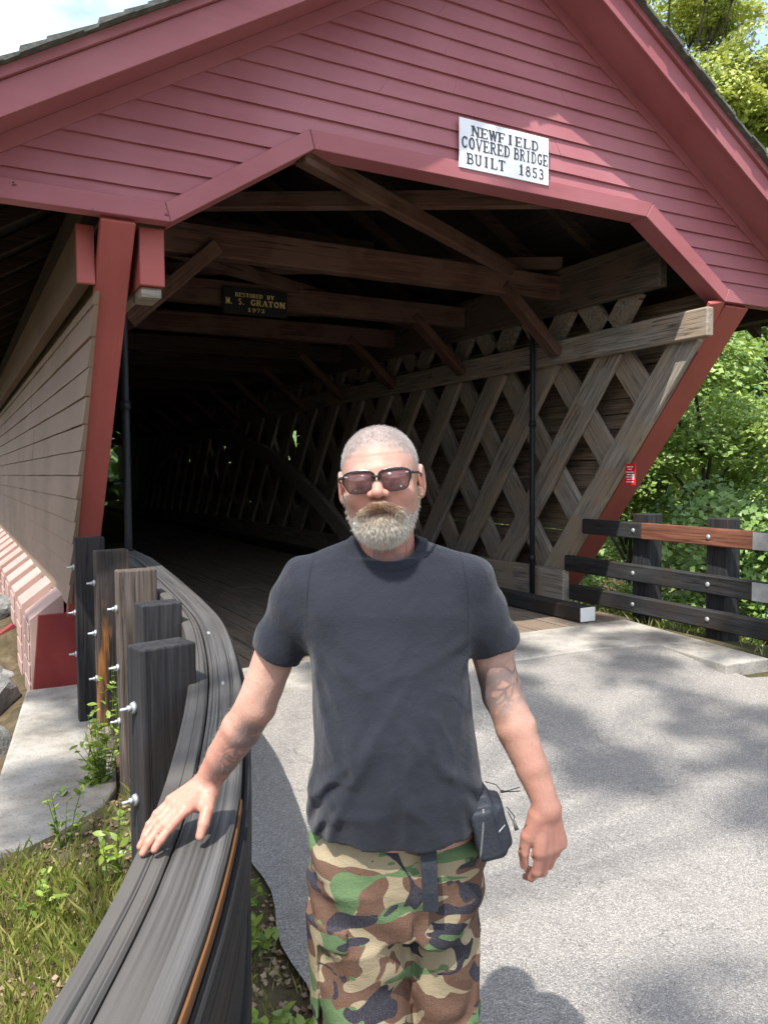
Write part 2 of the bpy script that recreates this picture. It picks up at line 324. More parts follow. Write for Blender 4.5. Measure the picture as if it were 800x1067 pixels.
# concrete approach slab with its kerb arm on the right
mb=MB(); P=[(1.2,5.1),(3.3,5.12),(4.83,5.09),(5.42,4.97),(5.30,4.15),(5.78,4.12),(6.05,5.96),(1.2,5.96)]
n_=len(P); mb.add([(x,y,-.5) for x,y in P]+[(x,y,.150) for x,y in P],[tuple(range(n_-1,-1,-1)),tuple(range(n_,2*n_))]+[(i,(i+1)%n_,(i+1)%n_+n_,i+n_) for i in range(n_)])
tag(mb.build('concrete_slab',MT['concrete'],bevel=.012,seg=2),kind='structure')
# abutment wing on the left
mb=MB(); P=[(.50,4.15),(.94,4.35),(1.10,5.2),(1.12,7.35),(.40,7.35),(.05,4.0)]
P=[(.04,4.28),(.52,4.18),(.80,4.8),(1.0,6.1),(1.12,7.35),(.50,7.35),(.30,6.0)]
n_=len(P); mb.add([(x,y,-3.4) for x,y in P]+[(x,y,-.16) for x,y in P],[tuple(range(n_-1,-1,-1)),tuple(range(n_,2*n_))]+[(i,(i+1)%n_,(i+1)%n_+n_,i+n_) for i in range(n_)])
tag(mb.build('abutment_wall',MT['concrete'],bevel=.02,seg=2),'low worn concrete abutment wing under the left corner of the red bridge','wall')
# far abutments
for y,nm,lb in ((7.6,'abutment_wall','concrete abutment face under the near end of the bridge'),(37.0,'abutment_wall','concrete abutment under the far end of the bridge')):
    mb=MB(); mb.box(.9,6.7,y,y+1.1,-4.6,-.36); tag(mb.build(nm,MT['concrete'],bevel=.02),lb,'wall')
# ================================================================ covered bridge
YE=37.5
BR=empty('covered_bridge',(3.88,5.2,.14),label='red clapboard wooden covered bridge with weathered lattice truss inside, spanning the creek',cat='bridge')
XL,XR,XC=.85,6.70,3.88
def ycut(z): return 5.12+.79*(3.25-z)
SL=.61; ZS=5.84   # soffit line z = ZS - SL*|x-XC|
def zso(x): return ZS-SL*abs(x-XC)
# gable clapboards
mb=MB(); P0=.135; z=3.34; EX=-.28
def xlim(z): return XC-(ZS-.05-z)/SL, XC+(ZS-.05-z)/SL
def cutx(z): # opening half width at height
    if z>=3.98: return None
    t=(z-3.3)/(3.95-3.3); t=max(0,min(1,t)); return 1.24+t*1.0,6.56-t*1.07
while z<ZS-.1:
    z2=z+P0; a0,b0=xlim(z); a1,b1=xlim(z2); a0=max(a0,EX);a1=max(a1,EX);b0=min(b0,2*XC-EX);b1=min(b1,2*XC-EX)
    segs=[]
    c0,c1=cutx(z),cutx(min(z2,3.979))
    if c0: segs=[(a0,c0[0],a1,c1[0]),(c0[1],b0,c1[1],b1)]
    else: segs=[(a0,b0,a1,b1)]
    for l0,r0_,l1,r1 in segs:
        if r0_-l0<.02: continue
        if r1<=l1: r1=l1+.001
        # split in lengths with slight joints
        js=[0]+sorted(random.uniform(.15,.85) for _ in range(1 if r0_-l0>2 else 0))+[1]
        for ta,tb in zip(js[:-1],js[1:]):
            e=.0015 if ta>0 else 0; pr=random.uniform(.021,.027)
            A0=l0+(r0_-l0)*ta+e;B0=l0+(r0_-l0)*tb;A1=l1+(r1-l1)*ta+e;B1=l1+(r1-l1)*tb
            nn=6; V=[]
            for k in range(nn+1):
                t=k/nn; w_=random.uniform(-.0015,.0015)
                xa=A0+(B0-A0)*t; xb=A1+(B1-A1)*t
                V+=[(xa,5.2,z+w_),(xa,5.2-pr,z+w_),(xb,5.2-.004,z2+.006),(xb,5.2,z2+.006)]
            F=[(0,3,2,1),(4*nn,4*nn+1,4*nn+2,4*nn+3)]
            for k in range(nn):
                for j in range(4): F.append((4*k+j,4*k+(j+1)%4,4*k+4+(j+1)%4,4*k+4+j))
            mb.add(V,F)
    z=z2
mb.build('gable_siding',MT['red'],BR)
# backing boards behind the clapboards
for s in (0,1):
    mb=MB()
    if s==0:
        mb.prism([(EX,3.33),(1.26,3.33),(2.27,3.99),(XC,3.99),(XC,ZS-.03),(EX,zso(EX)-.03)],5.203,5.235)
    else:
        X=2*XC; mb.prism([(XC,3.99),(5.5,3.99),(6.52,3.33),(X-EX,3.33),(X-EX,zso(EX)-.03),(XC,ZS-.03)],5.203,5.235)
    mb.build('gable_backing',MT['dark'],BR)
# opening trim
def trim(name,poly,y0=5.155,y1=5.36,m='redtrim'): return MB().prism(poly,y0,y1).build(name,MT[m],BR,bevel=.004)
tw=.135
MT['chip']=paint('chipped_red_trim',(.33,.10,.11),amt=.8,wear=(.03,.015,.015),fade=(.45,.18,.205)); trim('portal_trim',[(EX,3.28),(1.27,3.28),(1.235,3.40),(EX,3.40)],y1=5.27,m='chip')
trim('portal_trim',[(1.272,3.28),(2.27,3.92),(2.235,4.05),(1.238,3.40)],m='redtrim')
trim('portal_trim',[(2.274,3.92),(5.45,3.92),(5.53,4.05),(2.239,4.05)])
trim('portal_trim',[(5.454,3.92),(6.49,3.28),(6.54,3.40),(5.534,4.05)])
trim('portal_trim',[(6.494,3.28),(2*XC-EX,3.28),(2*XC-EX,3.40),(6.544,3.40)],y1=5.27)
# rake frieze, soffit, fascia, roof
for s in (-1,1):
    def X(d): return XC+s*d
    HW=XC-EX+.05
    def strip(name,zo0,zo1,y0,y1,mat,ext=0,bev=.003):
        p=[(X(0),ZS+zo0),(X(HW+ext),ZS-SL*(HW+ext)+zo0),(X(HW+ext),ZS-SL*(HW+ext)+zo1),(X(0),ZS+zo1)]
        if s<0: p=p[::-1]
        return MB().prism(p,y0,y1).build(name,mat,BR,bevel=bev)
    strip('rake_frieze',-.115,-.012,5.165,5.2,MT['redtrim'])
    strip('rake_soffit',-.012,.02,4.815,YE,MT['roofwood'] ) if False else None
    strip('rake_soffit',-.012,.016,4.823,5.235,MT['redtrim'])
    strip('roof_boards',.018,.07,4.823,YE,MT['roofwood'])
    strip('rake_fascia',-.055,.135,4.795,4.82,MT['redtrim'])
    strip('rake_moulding',.138,.20,4.765,4.82,MT['redtrim'])
    # shingle courses
    mb=MB(); ang=math.atan(SL); d=HW+.1
    while d>-.02:
        y=4.70
        while y<YE:
            wl=random.uniform(.12,.26) if y<9 else 3.0
            jit=random.uniform(-.006,.006); zz=ZS-SL*d+.21; x_=X(d)
            dx=.19*math.cos(ang); p0=(X(d)); p1=X(max(d-.19,0)); za=zz+.014+jit*.3; zb=ZS-SL*max(d-.19,0)+.212
            yo=random.uniform(-.015,.02) if y==4.70 else 0
            V=[(p0,y+yo,zz-.01),(p1,y+yo,zb-.01),(p1,y+wl-.004,zb-.01),(p0,y+wl-.004,zz-.01),(p0,y+yo,za+.012),(p1,y+yo,zb+.004),(p1,y+wl-.004,zb+.004),(p0,y+wl-.004,za+.012)]
            mb.add(V,BF if s<0 else [f[::-1] for f in BF]); y+=wl
        d-=.135
    mb.build('roof_shingles',MT['shingle'],BR)
    # rafters with eave tails
    mb=MB(); y=5.9
    while y<YE-.3:
        p=[(X(.02),ZS-.13),(X(HW-.05),zso(X(HW-.05))-.13),(X(HW-.05),zso(X(HW-.05))+.0),(X(.02),ZS+.0)]
        if s<0: p=p[::-1]
        mb.prism(p,y,y+.09); y+=.95
    mb.build('rafters',MT['dark'],BR)
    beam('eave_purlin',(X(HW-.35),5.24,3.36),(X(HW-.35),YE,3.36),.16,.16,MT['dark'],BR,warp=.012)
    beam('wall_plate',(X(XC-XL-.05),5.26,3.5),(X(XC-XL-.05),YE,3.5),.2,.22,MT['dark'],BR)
# portal posts, slanting back to the abutment
beam('portal_post',(.955,5.215,3.27),(.955,5.215+.79*3.55,-.28),.21,.07,MT['redpost'],BR,up=(0,-1,0))
beam('portal_post',(6.71,5.215,3.27),(6.71,5.215+.79*3.25,.02),.33,.07,MT['redpost'],BR,up=(0,-1,0))
beam('chord_end_board',(6.42,5.19,3.28),(6.50,5.19+.79*.42,2.86),.20,.05,MT['redpost'],BR,up=(0,-1,0))
# left post brackets
MB().box(1.10,1.26,5.30,5.62,2.90,3.27).build('chord_end_board',MT['redpost'],BR,bevel=.005)
MB().box(1.115,1.245,5.34,5.60,2.83,2.898).build('chord_end_block',MT['lattice'],BR,bevel=.005)
MB().box(.735,.845,5.42,5.46,2.90,3.27).build('frieze_end_board',MT['redpost'],BR,bevel=.004)
# side walls of horizontal boards; row ends follow the slant of the portal
def wall(x0,x1,zlo,zhi,pitch,mat,name,off=.0,lip=.015,outer=-1,gap=.005,holes=()):
    mb=MB(); z=zlo
    while z<zhi-.02:
        z2=min(z+pitch,zhi); ys=max(ycut((z+z2)/2)+off,5.3); y=ys; first=True
        while y<YE:
            ln=random.uniform(3,5); y2=min(y+ln,YE); skip=None
            for h0,h1,hz0,hz1 in holes:
                if hz0<z+pitch*.5<hz1:
                    if y<h0<y2: y2=h0
                    if h0<=y+1e-6<h1: skip=h1
            if skip is not None: y=skip; continue
            j=random.uniform(-.003,.003); nn=8
            V=[];
            for k in range(nn+1):
                t=k/nn; yy=y+(y2-y-.006)*t; zz0=z+gap; zz1=z2
                if first and k==0: y0a,y0b=max(ycut(z)+off,5.3),max(ycut(z2)+off,5.3)
                else: y0a=y0b=yy
                w_=random.uniform(-.003,.003); o=outer
                V+=[((x0 if o<0 else x1)+o*(lip+j),y0a,zz0+w_),((x0 if o<0 else x1)+o*(.001+j),y0b,zz1+w_),((x1 if o<0 else x0),y0b,zz1+w_),((x1 if o<0 else x0),y0a,zz0+w_)]
            F=[(0,1,2,3),(4*nn+3,4*nn+2,4*nn+1,4*nn)]
            for k in range(nn):
                for jx in range(4): F.append((4*k+jx,4*k+4+jx,4*k+4+(jx+1)%4,4*k+(jx+1)%4))
            if o>0: F=[f[::-1] for f in F]
            mb.add(V,F); y=y2; first=False
        z=z2
    return mb.build(name,mat,BR)
HOL=[(16.2,16.9,1.95,2.6),(21.1,21.7,1.85,2.4),(24.8,25.5,2.0,2.5)]; MT['midwood']=wood('brown_chord_timber',(.075,.06,.045),(.16,.125,.095),(.12,.085,.06),spots=.3)
wall(XL,XL+.022,.56,2.86,.185,MT['redfade'],'side_siding')
wall(XR,XR+.022,-.35,3.2,.185,MT['redfade'],'side_siding',outer=1,off=.14,holes=HOL)
wall(XL+.05,XL+.07,.1,3.35,.20,MT['siding_in'],'inner_siding',off=.12,outer=1,gap=.006)
wall(XR-.07,XR-.05,.1,3.45,.17,MT['siding_in'],'inner_siding',off=.12,outer=-1,gap=.010,lip=.014,holes=HOL)
# frieze beam under the left eave
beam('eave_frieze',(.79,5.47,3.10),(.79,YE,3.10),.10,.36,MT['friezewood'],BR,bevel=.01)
# left lower skirt: boxed floor beam ends with sloping tops
mb=MB(); y=7.6; SKX=.56
while y<YE-1:
    w_=.52
    V=[(SKX,y,-.62),(XL,y,-.62),(XL,y+w_,-.62),(SKX,y+w_,-.62),(SKX,y,.40),(XL,y,.62),(XL,y+w_,.62),(SKX,y+w_,.40)]; mb.add(V,BF)
    V=[(SKX+.11,y+w_,-.62),(XL,y+w_,-.62),(XL,y+.95,-.62),(SKX+.11,y+.95,-.62),(SKX+.11,y+w_,.36),(XL,y+w_,.54),(XL,y+.95,.54),(SKX+.11,y+.95,.36)]; mb.add(V,BF)
    # board lips
    for zz in (.21,.03,-.15,-.33,-.5):
        mb.box(SKX-.014,SKX,y+.002,y+w_-.002,zz,zz+.15)
    y+=.95
MT['skirt']=paint('pale_pink_skirt_paint',(.37,.235,.20),(.20,.14,.11),.3,.75,fade=(.46,.34,.30),axis=1)  # paler and pinker than the wall siding above
mb.build('lower_skirt',MT['skirt'],BR,bevel=.006)
MB().prism([(.53,-.55),(1.0,-.55),(1.0,.46),(.62,.46)],7.42,7.47).build('skirt_end_board',MT['redold_shaded'],BR,bevel=.004)
MB().box(.99,1.12,7.2,7.45,-.158,-.02).build('shim_block',MT['lattice'],BR,bevel=.006)
for k,y in enumerate((9.3,11.2,13.1,15.0,16.9)):
    beam('floor_beam_end',(.05,y,-.42-.0*k),(.9,y,-.42),.22,.26,MT['redold_shaded'],BR,bevel=.01)
    beam('outrigger_brace',(.1,y+.15,-.30),(.56,y+.15,.02),.12,.12,MT['redold_shaded'],BR,bevel=.008)
# deck
mb=MB(); x=1.1
while x<6.2:
    w_=random.uniform(.17,.24); y=5.965
    while y<YE:
        y2=min(y+random.uniform(3,5),YE); dz=random.uniform(-.004,.004); mb.box(x+.004,min(x+w_-.004,6.5),y,y2-.008,.06,.142+dz); y=y2
    x+=w_
mb.build('deck_planks',MT['deck'],BR)
mb=MB(); 
for k in range(16): mb.box(1.0,6.6,7.0+k*2,7.25+k*2,-.35,.05)
mb.build('floor_beams',MT['dark'],BR)
# curbs (wheel guards)
c=beam('curb_timber',(5.62,6.05,.225),(5.86,YE,.225),.19,.15,MT['blackwoodx'],BR,bevel=.01,warp=.02)
MB().box(5.525,5.715,6.035,6.05,.153,.297).build('curb_end_paint',MT['white'],BR,bevel=.004)
beam('curb_timber',(1.62,6.9,.225),(1.62,YE,.225),.19,.15,MT['blackwoodx'],BR,bevel=.01)
# trusses
def truss(xin,sgn,y1,npl):
    a=xin; la=a+sgn*.06; lb=a+sgn*.15      # near layer, far layer
    sl=1.28
    for k in range(npl):
        y=5.35+1.0*k                          # '/' planks: top at y, bottom further in
        z1,z0=3.0,.35; dy=(z1-z0)/sl
        if sgn<0 and k==0: continue
        beam('lattice_plank',(la,y,z1),(la,y+dy,z0),.30,.07,MT['lattice'],BR,up=(sgn,0,0),warp=.006)
        zc=z0; ye=5.42+1.0*(k+1)-dy
        ytop=5.42+1.0*(k+1); p_top=(lb,ytop,z1)
        # clip the far layer to the slanting portal
        zz0=z0
        for _ in range(60):
            yb=ytop-(z1-zz0)/sl
            if yb<ycut(zz0)+.16: zz0+=.05
            else: break
        if zz0<z1-.4: beam('lattice_plank',(lb,ytop-(z1-zz0)/sl,zz0),p_top,.30,.07,MT['lattice'],BR,up=(sgn,0,0),warp=.006)
    # chords
    beam('top_chord',(a-sgn*.02,5.06 if sgn>0 else 5.7,3.05),(a-sgn*.02,YE,3.05),.09,.27,MT['lattice'],BR,bevel=.012,warp=.012)
    beam('upper_chord',(a-sgn*.02,5.62,3.73),(a-sgn*.02,YE,3.73),.11,.49,MT['midwood'],BR,bevel=.01,warp=.01)
    beam('bottom_chord',(a-sgn*.02,7.0,.34),(a-sgn*.02,YE,.34),.10,.40,MT['lattice'],BR,bevel=.012,warp=.008)
    # short lattice ends between the chords
    mb=MB()
    for k in range(1,npl):
        y=5.42+1.0*k
        for (q0,q1) in (((y-.02,3.12),(y-.42,3.62)),((y+.02,3.12),(y+.42,3.62))):
            Mx=frame((la,q0[0],q0[1]),(la,q1[0],q1[1]),(sgn,0,0)); mb.obox(Mx,0,.56,-.13,.13,-.035,.035)
    mb.build('lattice_ends',MT['lattice'],BR)
truss(6.20,1,YE,27)
truss(1.16,-1,YE,14)
MT['deck2']=wood('pale_arch_laminate',(.22,.19,.15),(.42,.36,.29))
# laminated arch fixed to each truss
for xa in (6.04,1.32):
    mb=MB(); cy=21.5; hw=9.8; Nn=40; V=[];F=[]
    for i in range(Nn+1):
        t=-1+2*i/Nn; y=cy+hw*t; z=.2+2.55*(1-t*t)
        sl=-2*2.55*t/hw; nn_=math.hypot(1,sl); ny_,nz_=-sl/nn_,1/nn_
        for dx,dn in ((-.06,-.16),(.06,-.16),(.06,.16),(-.06,.16)): V.append((xa+dx,y+ny_*dn,z+nz_*dn))
        if i: F+=[(4*i-4+j,4*i-4+(j+1)%4,4*i+(j+1)%4,4*i+j) for j in range(4)]
    mk('truss_arch',V,F,MT['deck2'],BR,bevel=.01)
# braces, ties
for k in range(16):
    y=7.15+1.92*k
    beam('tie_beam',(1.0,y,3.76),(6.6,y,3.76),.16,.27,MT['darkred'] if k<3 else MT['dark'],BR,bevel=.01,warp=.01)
    beam('knee_brace',(2.15,y-.02,3.72),(1.36,y-.02,2.98),.13,.22,MT['darkred'],BR,up=(0,-1,0),bevel=.008)
    beam('knee_brace',(5.35,y-.02,3.72),(6.14,y-.02,3.02),.11,.17,MT['darkred'],BR,up=(0,-1,0),bevel=.008)
for k in range(10):
    y=4.72+2.9*k; z=3.90
    p0=(1.3,y,z);p1=(6.2,y+2.83,z)
    if k==0: p0=(2.2,5.24,z)
    beam('sway_brace',p0,p1,.10,.14,MT['darkred'],BR,bevel=.006)
    p0=(6.2,y-.55+.05,z+.15);p1=(1.3,y+2.28+.05,z+.15)
    if k==0: p0=(5.0,5.24,z+.13); p1=(1.4,7.2,z+.13)
    beam('sway_brace',p0,p1,.10,.14,MT['darkred'],BR,bevel=.006)
for k in range(9):
    y=6.4+3.4*k; mb=MB(); beam('collar_tie',(XC-1.3,y,4.75),(XC+1.3,y,4.75),.08,.16,MT['dark'],BR)
# far portal frame (closed-in look beyond)
mb=MB(); mb.prism([(XL,3.3),(XC,zso(XC)-.02),(2*XC-XL,3.3),(2*XC-XL,2.9),(XC+2,3.9),(XC-2,3.9),(XL,2.9)],YE-.1,YE-.04); mb.build('far_gable',MT['redold_shaded'],BR)
# reflector on the arch
MB().box(5.94,5.965,12.0,12.25,.98,1.08).build('reflector',MT['white'],BR)
# conduits
def pole(pts,lab):
    o=empty('conduit_pipe',pts[-1],label=lab,cat='pipe'); tube('pipe',pts,.032,MT['pipe'],o,12)
    for p in (pts[-2],pts[-1]): pass
    q=pts[-2]
    for zz in (.62,2.2): tube('pipe_coupling',[(pts[-1][0],pts[-1][1],zz),(pts[-1][0],pts[-1][1],zz+.07)],.042,MT['pipe'],o,12)
    tube('pipe_foot',[(pts[-1][0],pts[-1][1],pts[-1][2]),(pts[-1][0],pts[-1][1],pts[-1][2]+.03)],.05,MT['pipe'],o,12)
pole([(6.10,8.3,4.15),(6.06,7.85,4.10),(6.03,7.75,4.0),(6.02,7.72,3.72),(6.02,7.68,3.62),(6.02,7.50,3.38),(6.02,7.42,3.26),(6.02,7.42,1.5),(6.02,7.42,.14)],'black iron conduit pipe with an offset bend against the right lattice truss')
pole([(1.25,7.2,3.9),(1.25,6.72,3.85),(1.25,6.68,3.6),(1.25,6.68,1.5),(1.25,6.68,-.1)],'straight black conduit pipe just inside the left portal post')
# ================================================================ signs
def sign(name,loc,w_,h,mat,rows,inkm,lab,rz=0,depth=.003,th=.012,border=None):
    Mw=Matrix.Translation(loc)@Matrix.Rotation(rz,4,'Z'); o=bpy.data.objects.new(name,None); reg(o,Mw,None); tag(o,lab,'sign')
    mb=MB(); mb.box(-w_/2,w_/2,0,th,-h/2,h/2); mb.build('sign_board',mat,o,Mw=Mw,bevel=.003)
    lettering('lettering',[(t,x0*w_,x1*w_,z*h,hh*h) for t,x0,x1,z,hh in rows],inkm,o,Mw@Matrix.Translation((0,-.0005,0)),depth); return o
s_=sign('bridge_sign',(3.90,5.145,4.19),.87,.375,MT['sign'],[('NEWFIELD',-.38,.385,.175,.20),('COVERED',-.485,.055,-.10,.235),('BRIDGE',.09,.49,-.10,.235),('BUILT',-.43,-.0,-.40,.215),('1853',.14,.45,-.40,.215)],MT['ink'],'white rectangular sign with dark capitals on the red gable, dated 1853')
MB().box(-.06,.06,.013,.05,-.16,.16).build('mounting_block',MT['redold_shaded'],s_,Mw=WM[s_.name])
sign('restorer_sign',(3.16,9.07-.165,3.66),.78,.30,MT['blackboard'],[('RESTORED',-.32,.11,.16,.15),('BY',.17,.29,.16,.15),('M.',-.47,-.33,-.13,.22),('S.',-.28,-.15,-.13,.22),('GRATON',-.09,.46,-.13,.22),('1972',-.14,.14,-.38,.14)],MT['gold'],'small black board with dull gold lettering on a tie beam inside the bridge')
rs=empty('notice_plate',(6.19,6.02,1.62),label='small red and white notice plate on the end lattice plank',cat='sign')
MB().box(6.145,6.155,5.93,6.07,1.53,1.75).build('plate',MT['signred'],rs,bevel=.002)
mb=MB()
for z,a,b in ((1.715,.03,.115),(1.69,.045,.10),(1.66,.02,.12),(1.635,.06,.11),(1.61,.06,.118),(1.585,.06,.11),(1.56,.02,.12)):
    mb.box(6.1432,6.1448,5.93+a,5.93+b,z,z+.009)
mb.box(6.1432,6.1448,5.945,5.98,1.585,1.645); mb.build('plate_text',MT['white'],rs)
# ================================================================ left guardrail (curved)
GR=empty('timber_guardrail',(.9,3.9,0),label='curved grey timber guardrail with bolted blackened posts under the man\'s hand',cat='guardrail')
RC=[(-.75,-.6),(-.25,.45),(.17,1.17),(.42,1.68),(.62,2.2),(.87,2.98),(1.05,3.75),(1.115,4.3),(1.165,5.1),(1.20,6.0),(1.22,6.95)]
def railz(y): return .88+.17*float(np.clip((y-2.5)/3.5,0,1))
def cr(P,n=8):
    P=[np.array(p,float) for p in P]; P=[2*P[0]-P[1]]+P+[2*P[-1]-P[-2]]; out=[]
    for i in range(1,len(P)-2):
        for k in range(n):
            t=k/n; a,b,c,d=P[i-1],P[i],P[i+1],P[i+2]; out.append(.5*((2*b)+(-a+c)*t+(2*a-5*b+4*c-d)*t*t+(-a+3*b-3*c+d)*t**3))
    out.append(P[-2]); return out
CL=cr(RC,8)
def railsweep(name,off0,off1,z0,z1,mat,seed=0,j=.004,bev=.006,ymax=99):
    CL=[p for p in globals()['CL'] if p[1]<ymax]
    """one ply; offsets are measured to the road side of the centre line"""
    rg=random.Random(seed); V=[];F=[];n=len(CL);U=0
    for i,p in enumerate(CL):
        t=CL[min(i+1,n-1)]-CL[max(i-1,0)]; t=t/np.linalg.norm(t); nr=np.array([t[1],-t[0]])
        zt=railz(p[1]); jz=rg.uniform(-j,j)*.2; jo=rg.uniform(-j,j)*.1
        for o,z in ((off0+jo,z0),(off1+jo,z0),(off1+jo,z1+jz),(off0+jo,z1+jz)): V.append((p[0]+nr[0]*o,p[1]+nr[1]*o,zt+z))
        if i: F+=[(4*i-4+k,4*i-4+(k+1)%4,4*i+(k+1)%4,4*i+k) for k in range(4)]
    F=[(0,3,2,1)]+F+[(4*n-4,4*n-3,4*n-2,4*n-1)]
    o=mk(name,V,F,mat,GR,bevel=bev)
    # arc length attribute for the grain
    s=0; av=[]
    for i,p in enumerate(CL):
        if i: s+=float(np.linalg.norm(CL[i]-CL[i-1]))
        av+=[s]*4
    tv=[]; 
    for i in range(len(CL)): tv+=[off0,off1,off1,off0]
    hv=[]; 
    for i in range(len(CL)): hv+=[z0,z0,z1,z1]
    for nm,arr in (('gs',av),('gt',tv),('gh',hv)):
        a=o.data.attributes.new(nm,'FLOAT','POINT'); a.data.foreach_set('value',np.array(arr,np.float32))
    return o
def swept(m):
    m=m.copy(); t=m.node_tree; c0=t.nodes.new('ShaderNodeCombineXYZ'); mm=t.nodes.new('ShaderNodeVectorMath'); mm.operation='MULTIPLY'; mm.inputs[1].default_value=(.30,1.15,1.15); t.links.new(c0.outputs[0],mm.inputs[0]); c=mm
    for i,a in enumerate(('gs','gt','gh')):
        n=t.nodes.new('ShaderNodeAttribute'); n.attribute_name=a; t.links.new(n.outputs['Fac'],c0.inputs[i])
    for n in t.nodes:
        if n.type=='MAPPING': t.links.new(c.outputs[0],n.inputs['Vector'])
    return m
MT['railS']=swept(MT['rail']); MT['railsideS']=swept(MT['railside']); MT['blackS']=swept(MT['blackwoodx'])
railsweep('rail_beam',-.100,-.028,-.20,0,MT['railS'],1)
railsweep('rail_beam',-.022,.094,-.20,.003,MT['railS'],2)
MT['blackS']=swept(MT['blackwoodx']); MT['orangeS']=swept(MT['railorange']); railsweep('rail_edge_strip',.0945,.101,-.048,-.014,MT['orangeS'],3,ymax=1.95); railsweep('rail_facing',.096,.118,-.24,-.052,MT['blackS'],4)
railsweep('lower_rail',.02,.10,-.48,-.26,MT['blackS'],5)
railsweep('lower_rail',.03,.11,-.76,-.52,MT['blackS'],6)
posts=[(.885,6.25,1.21,.21,.11,'blackwood',-.02),(.935,5.62,1.165,.215,.11,'postorange',.05),(.915,4.68,1.13,.215,.12,'postbrown',.02),(.87,3.96,1.05,.20,.12,'blackwood',.12),(.66,2.95,1.055,.215,.13,'blackwood',.22)]
for k,(x,y,zt,wx,wy,m,rz) in enumerate(posts):
    Mw=Matrix.Translation((x,y,0))@Matrix.Rotation(rz,4,'Z')@Matrix.Rotation(R(random.uniform(-1.2,1.2)),4,'X')
    mb=MB(); mb.box(-wx/2,wx/2,-wy/2,wy/2,-.9,zt); pb=mb.build('post',MT[m],GR,Mw=Mw,bevel=.008,seg=2)
    pb['label']=['blackened guardrail post nearest the bridge wall','guardrail post with an orange worn streak','grey brown guardrail post in the middle of the row','short blackened post behind the nearest one','widest blackened guardrail post nearest the man\'s hand'][k]
    for zb in ((zt-.22,zt-.56,zt-.87) if k!=3 else (zt-.25,)):
        xs=-wx/2
        bo=tube('bolt',[(xs-.055,.0,zb),(xs-.0,.0,zb)],.007,MT['steel'],pb,8,Mw=Mw)
        tube('nut',[(xs-.028,.0,zb),(xs-.014,.0,zb)],.013,MT['steel'],bo,6,Mw=Mw)
        tube('washer',[(xs-.013,.0,zb),(xs-.001,.0,zb)],[.019,.024],MT['steel'],bo,12,Mw=Mw)
    if k in (2,1):
        MB().box(-wx/2-.06,.02,-.12,.12,-.16,-.03).build('timber_block',MT['lattice'],pb,Mw=Mw@Matrix.Translation((0,-.05,0)),bevel=.006) if k==1 else None
# ================================================================ right guardrail
G2=empty('timber_guardrail',(6.2,5.4,.1),label='straight three-rail guardrail of dark timbers at the right of the road',cat='guardrail')
ya=-3
for (z,h,ys,nm) in ((1.065,.165,6.72,0),(.625,.175,7.02,1),(.30,.175,6.94,2)):
    sx=lambda y: 6.15+(y-5.5)*.035
    def seg(y0,y1,m,dx=0): beam('rail_beam',(sx(y0)+dx,y0,z),(sx(y1)+dx,y1,z),.085,h,MT[m],G2,bevel=.012,warp=.003)
    if nm==0: seg(5.83,ys,'blackwoodx'); seg(4.50,5.826,'railred'); seg(ya,4.496,'blackwoodx')
    elif nm==1: seg(ya,4.48,'blackwoodx'); seg(4.484,ys,'blackwoodx')
    else: seg(ya,ys,'blackwoodx')
    if nm<2: MB().box(sx(4.5)-.052,sx(4.5)-.046,4.18,4.50,z-h*.46,z+h*.46).build('splice_plate',MT['plate'],G2,bevel=.001)
for y in (5.93,4.98,3.6,2.2,.8,-.6,-2.0):
    MB().box(sx(y)+.05,sx(y)+.24,y-.13,y+.10,-1.2,1.235).build('post',MT['blackwood'],G2,bevel=.01)
    for z in (1.065,.625,.30):
        bo=tube('bolt',[(sx(y)-.052,y,z),(sx(y)-.043,y,z)],[.018,.026],MT['steel'],G2,12)
# ================================================================ foliage
LEAF=np.array([[0,-.5,0],[.30,-.12,.05],[.42,.10,.09],[.15,.22,.04],[0,.5,0],[-.15,.22,.04],[-.42,.10,.09],[-.30,-.12,.05]])
LF=np.array([[0,1,4,7],[1,2,3,4],[7,4,5,6]])
LEAF2=np.array([[0,-.5,0],[.16,-.25,.03],[.20,.05,.05],[.12,.3,.03],[0,.5,-.03],[-.12,.3,.03],[-.20,.05,.05],[-.16,-.25,.03]]); LF2=np.array([[0,1,2,7],[7,2,6,6],[2,3,5,6],[3,4,5,5]])
def leafmesh(P,size,nrm,tilt,rng,stretch=1.0,simple=False):
    """P leaf centres, nrm mean normals; returns V,F,tint"""
    n=len(P); nz=nrm+rng.normal(0,tilt,(n,3)); nz/=np.linalg.norm(nz,axis=1,keepdims=True)+1e-9
    a=rng.normal(0,1,(n,3)); a-=nz*(a*nz).sum(1,keepdims=True); a/=np.linalg.norm(a,axis=1,keepdims=True); b=np.cross(nz,a)
    s=size*rng.uniform(.65,1.3,n)
    L=(LEAF2 if simple else LEAF)*np.array([1,stretch,1]); V=P[:,None]+s[:,None,None]*(L[None,:,0:1]*a[:,None]+L[None,:,1:2]*b[:,None]+L[None,:,2:3]*nz[:,None])
    F=(np.arange(n)*8)[:,None,None]+(np.array([[0,1,2,7],[7,2,3,6],[6,3,4,5]]) if simple else LF)[None]; return V.reshape(-1,3),F.reshape(-1,4)
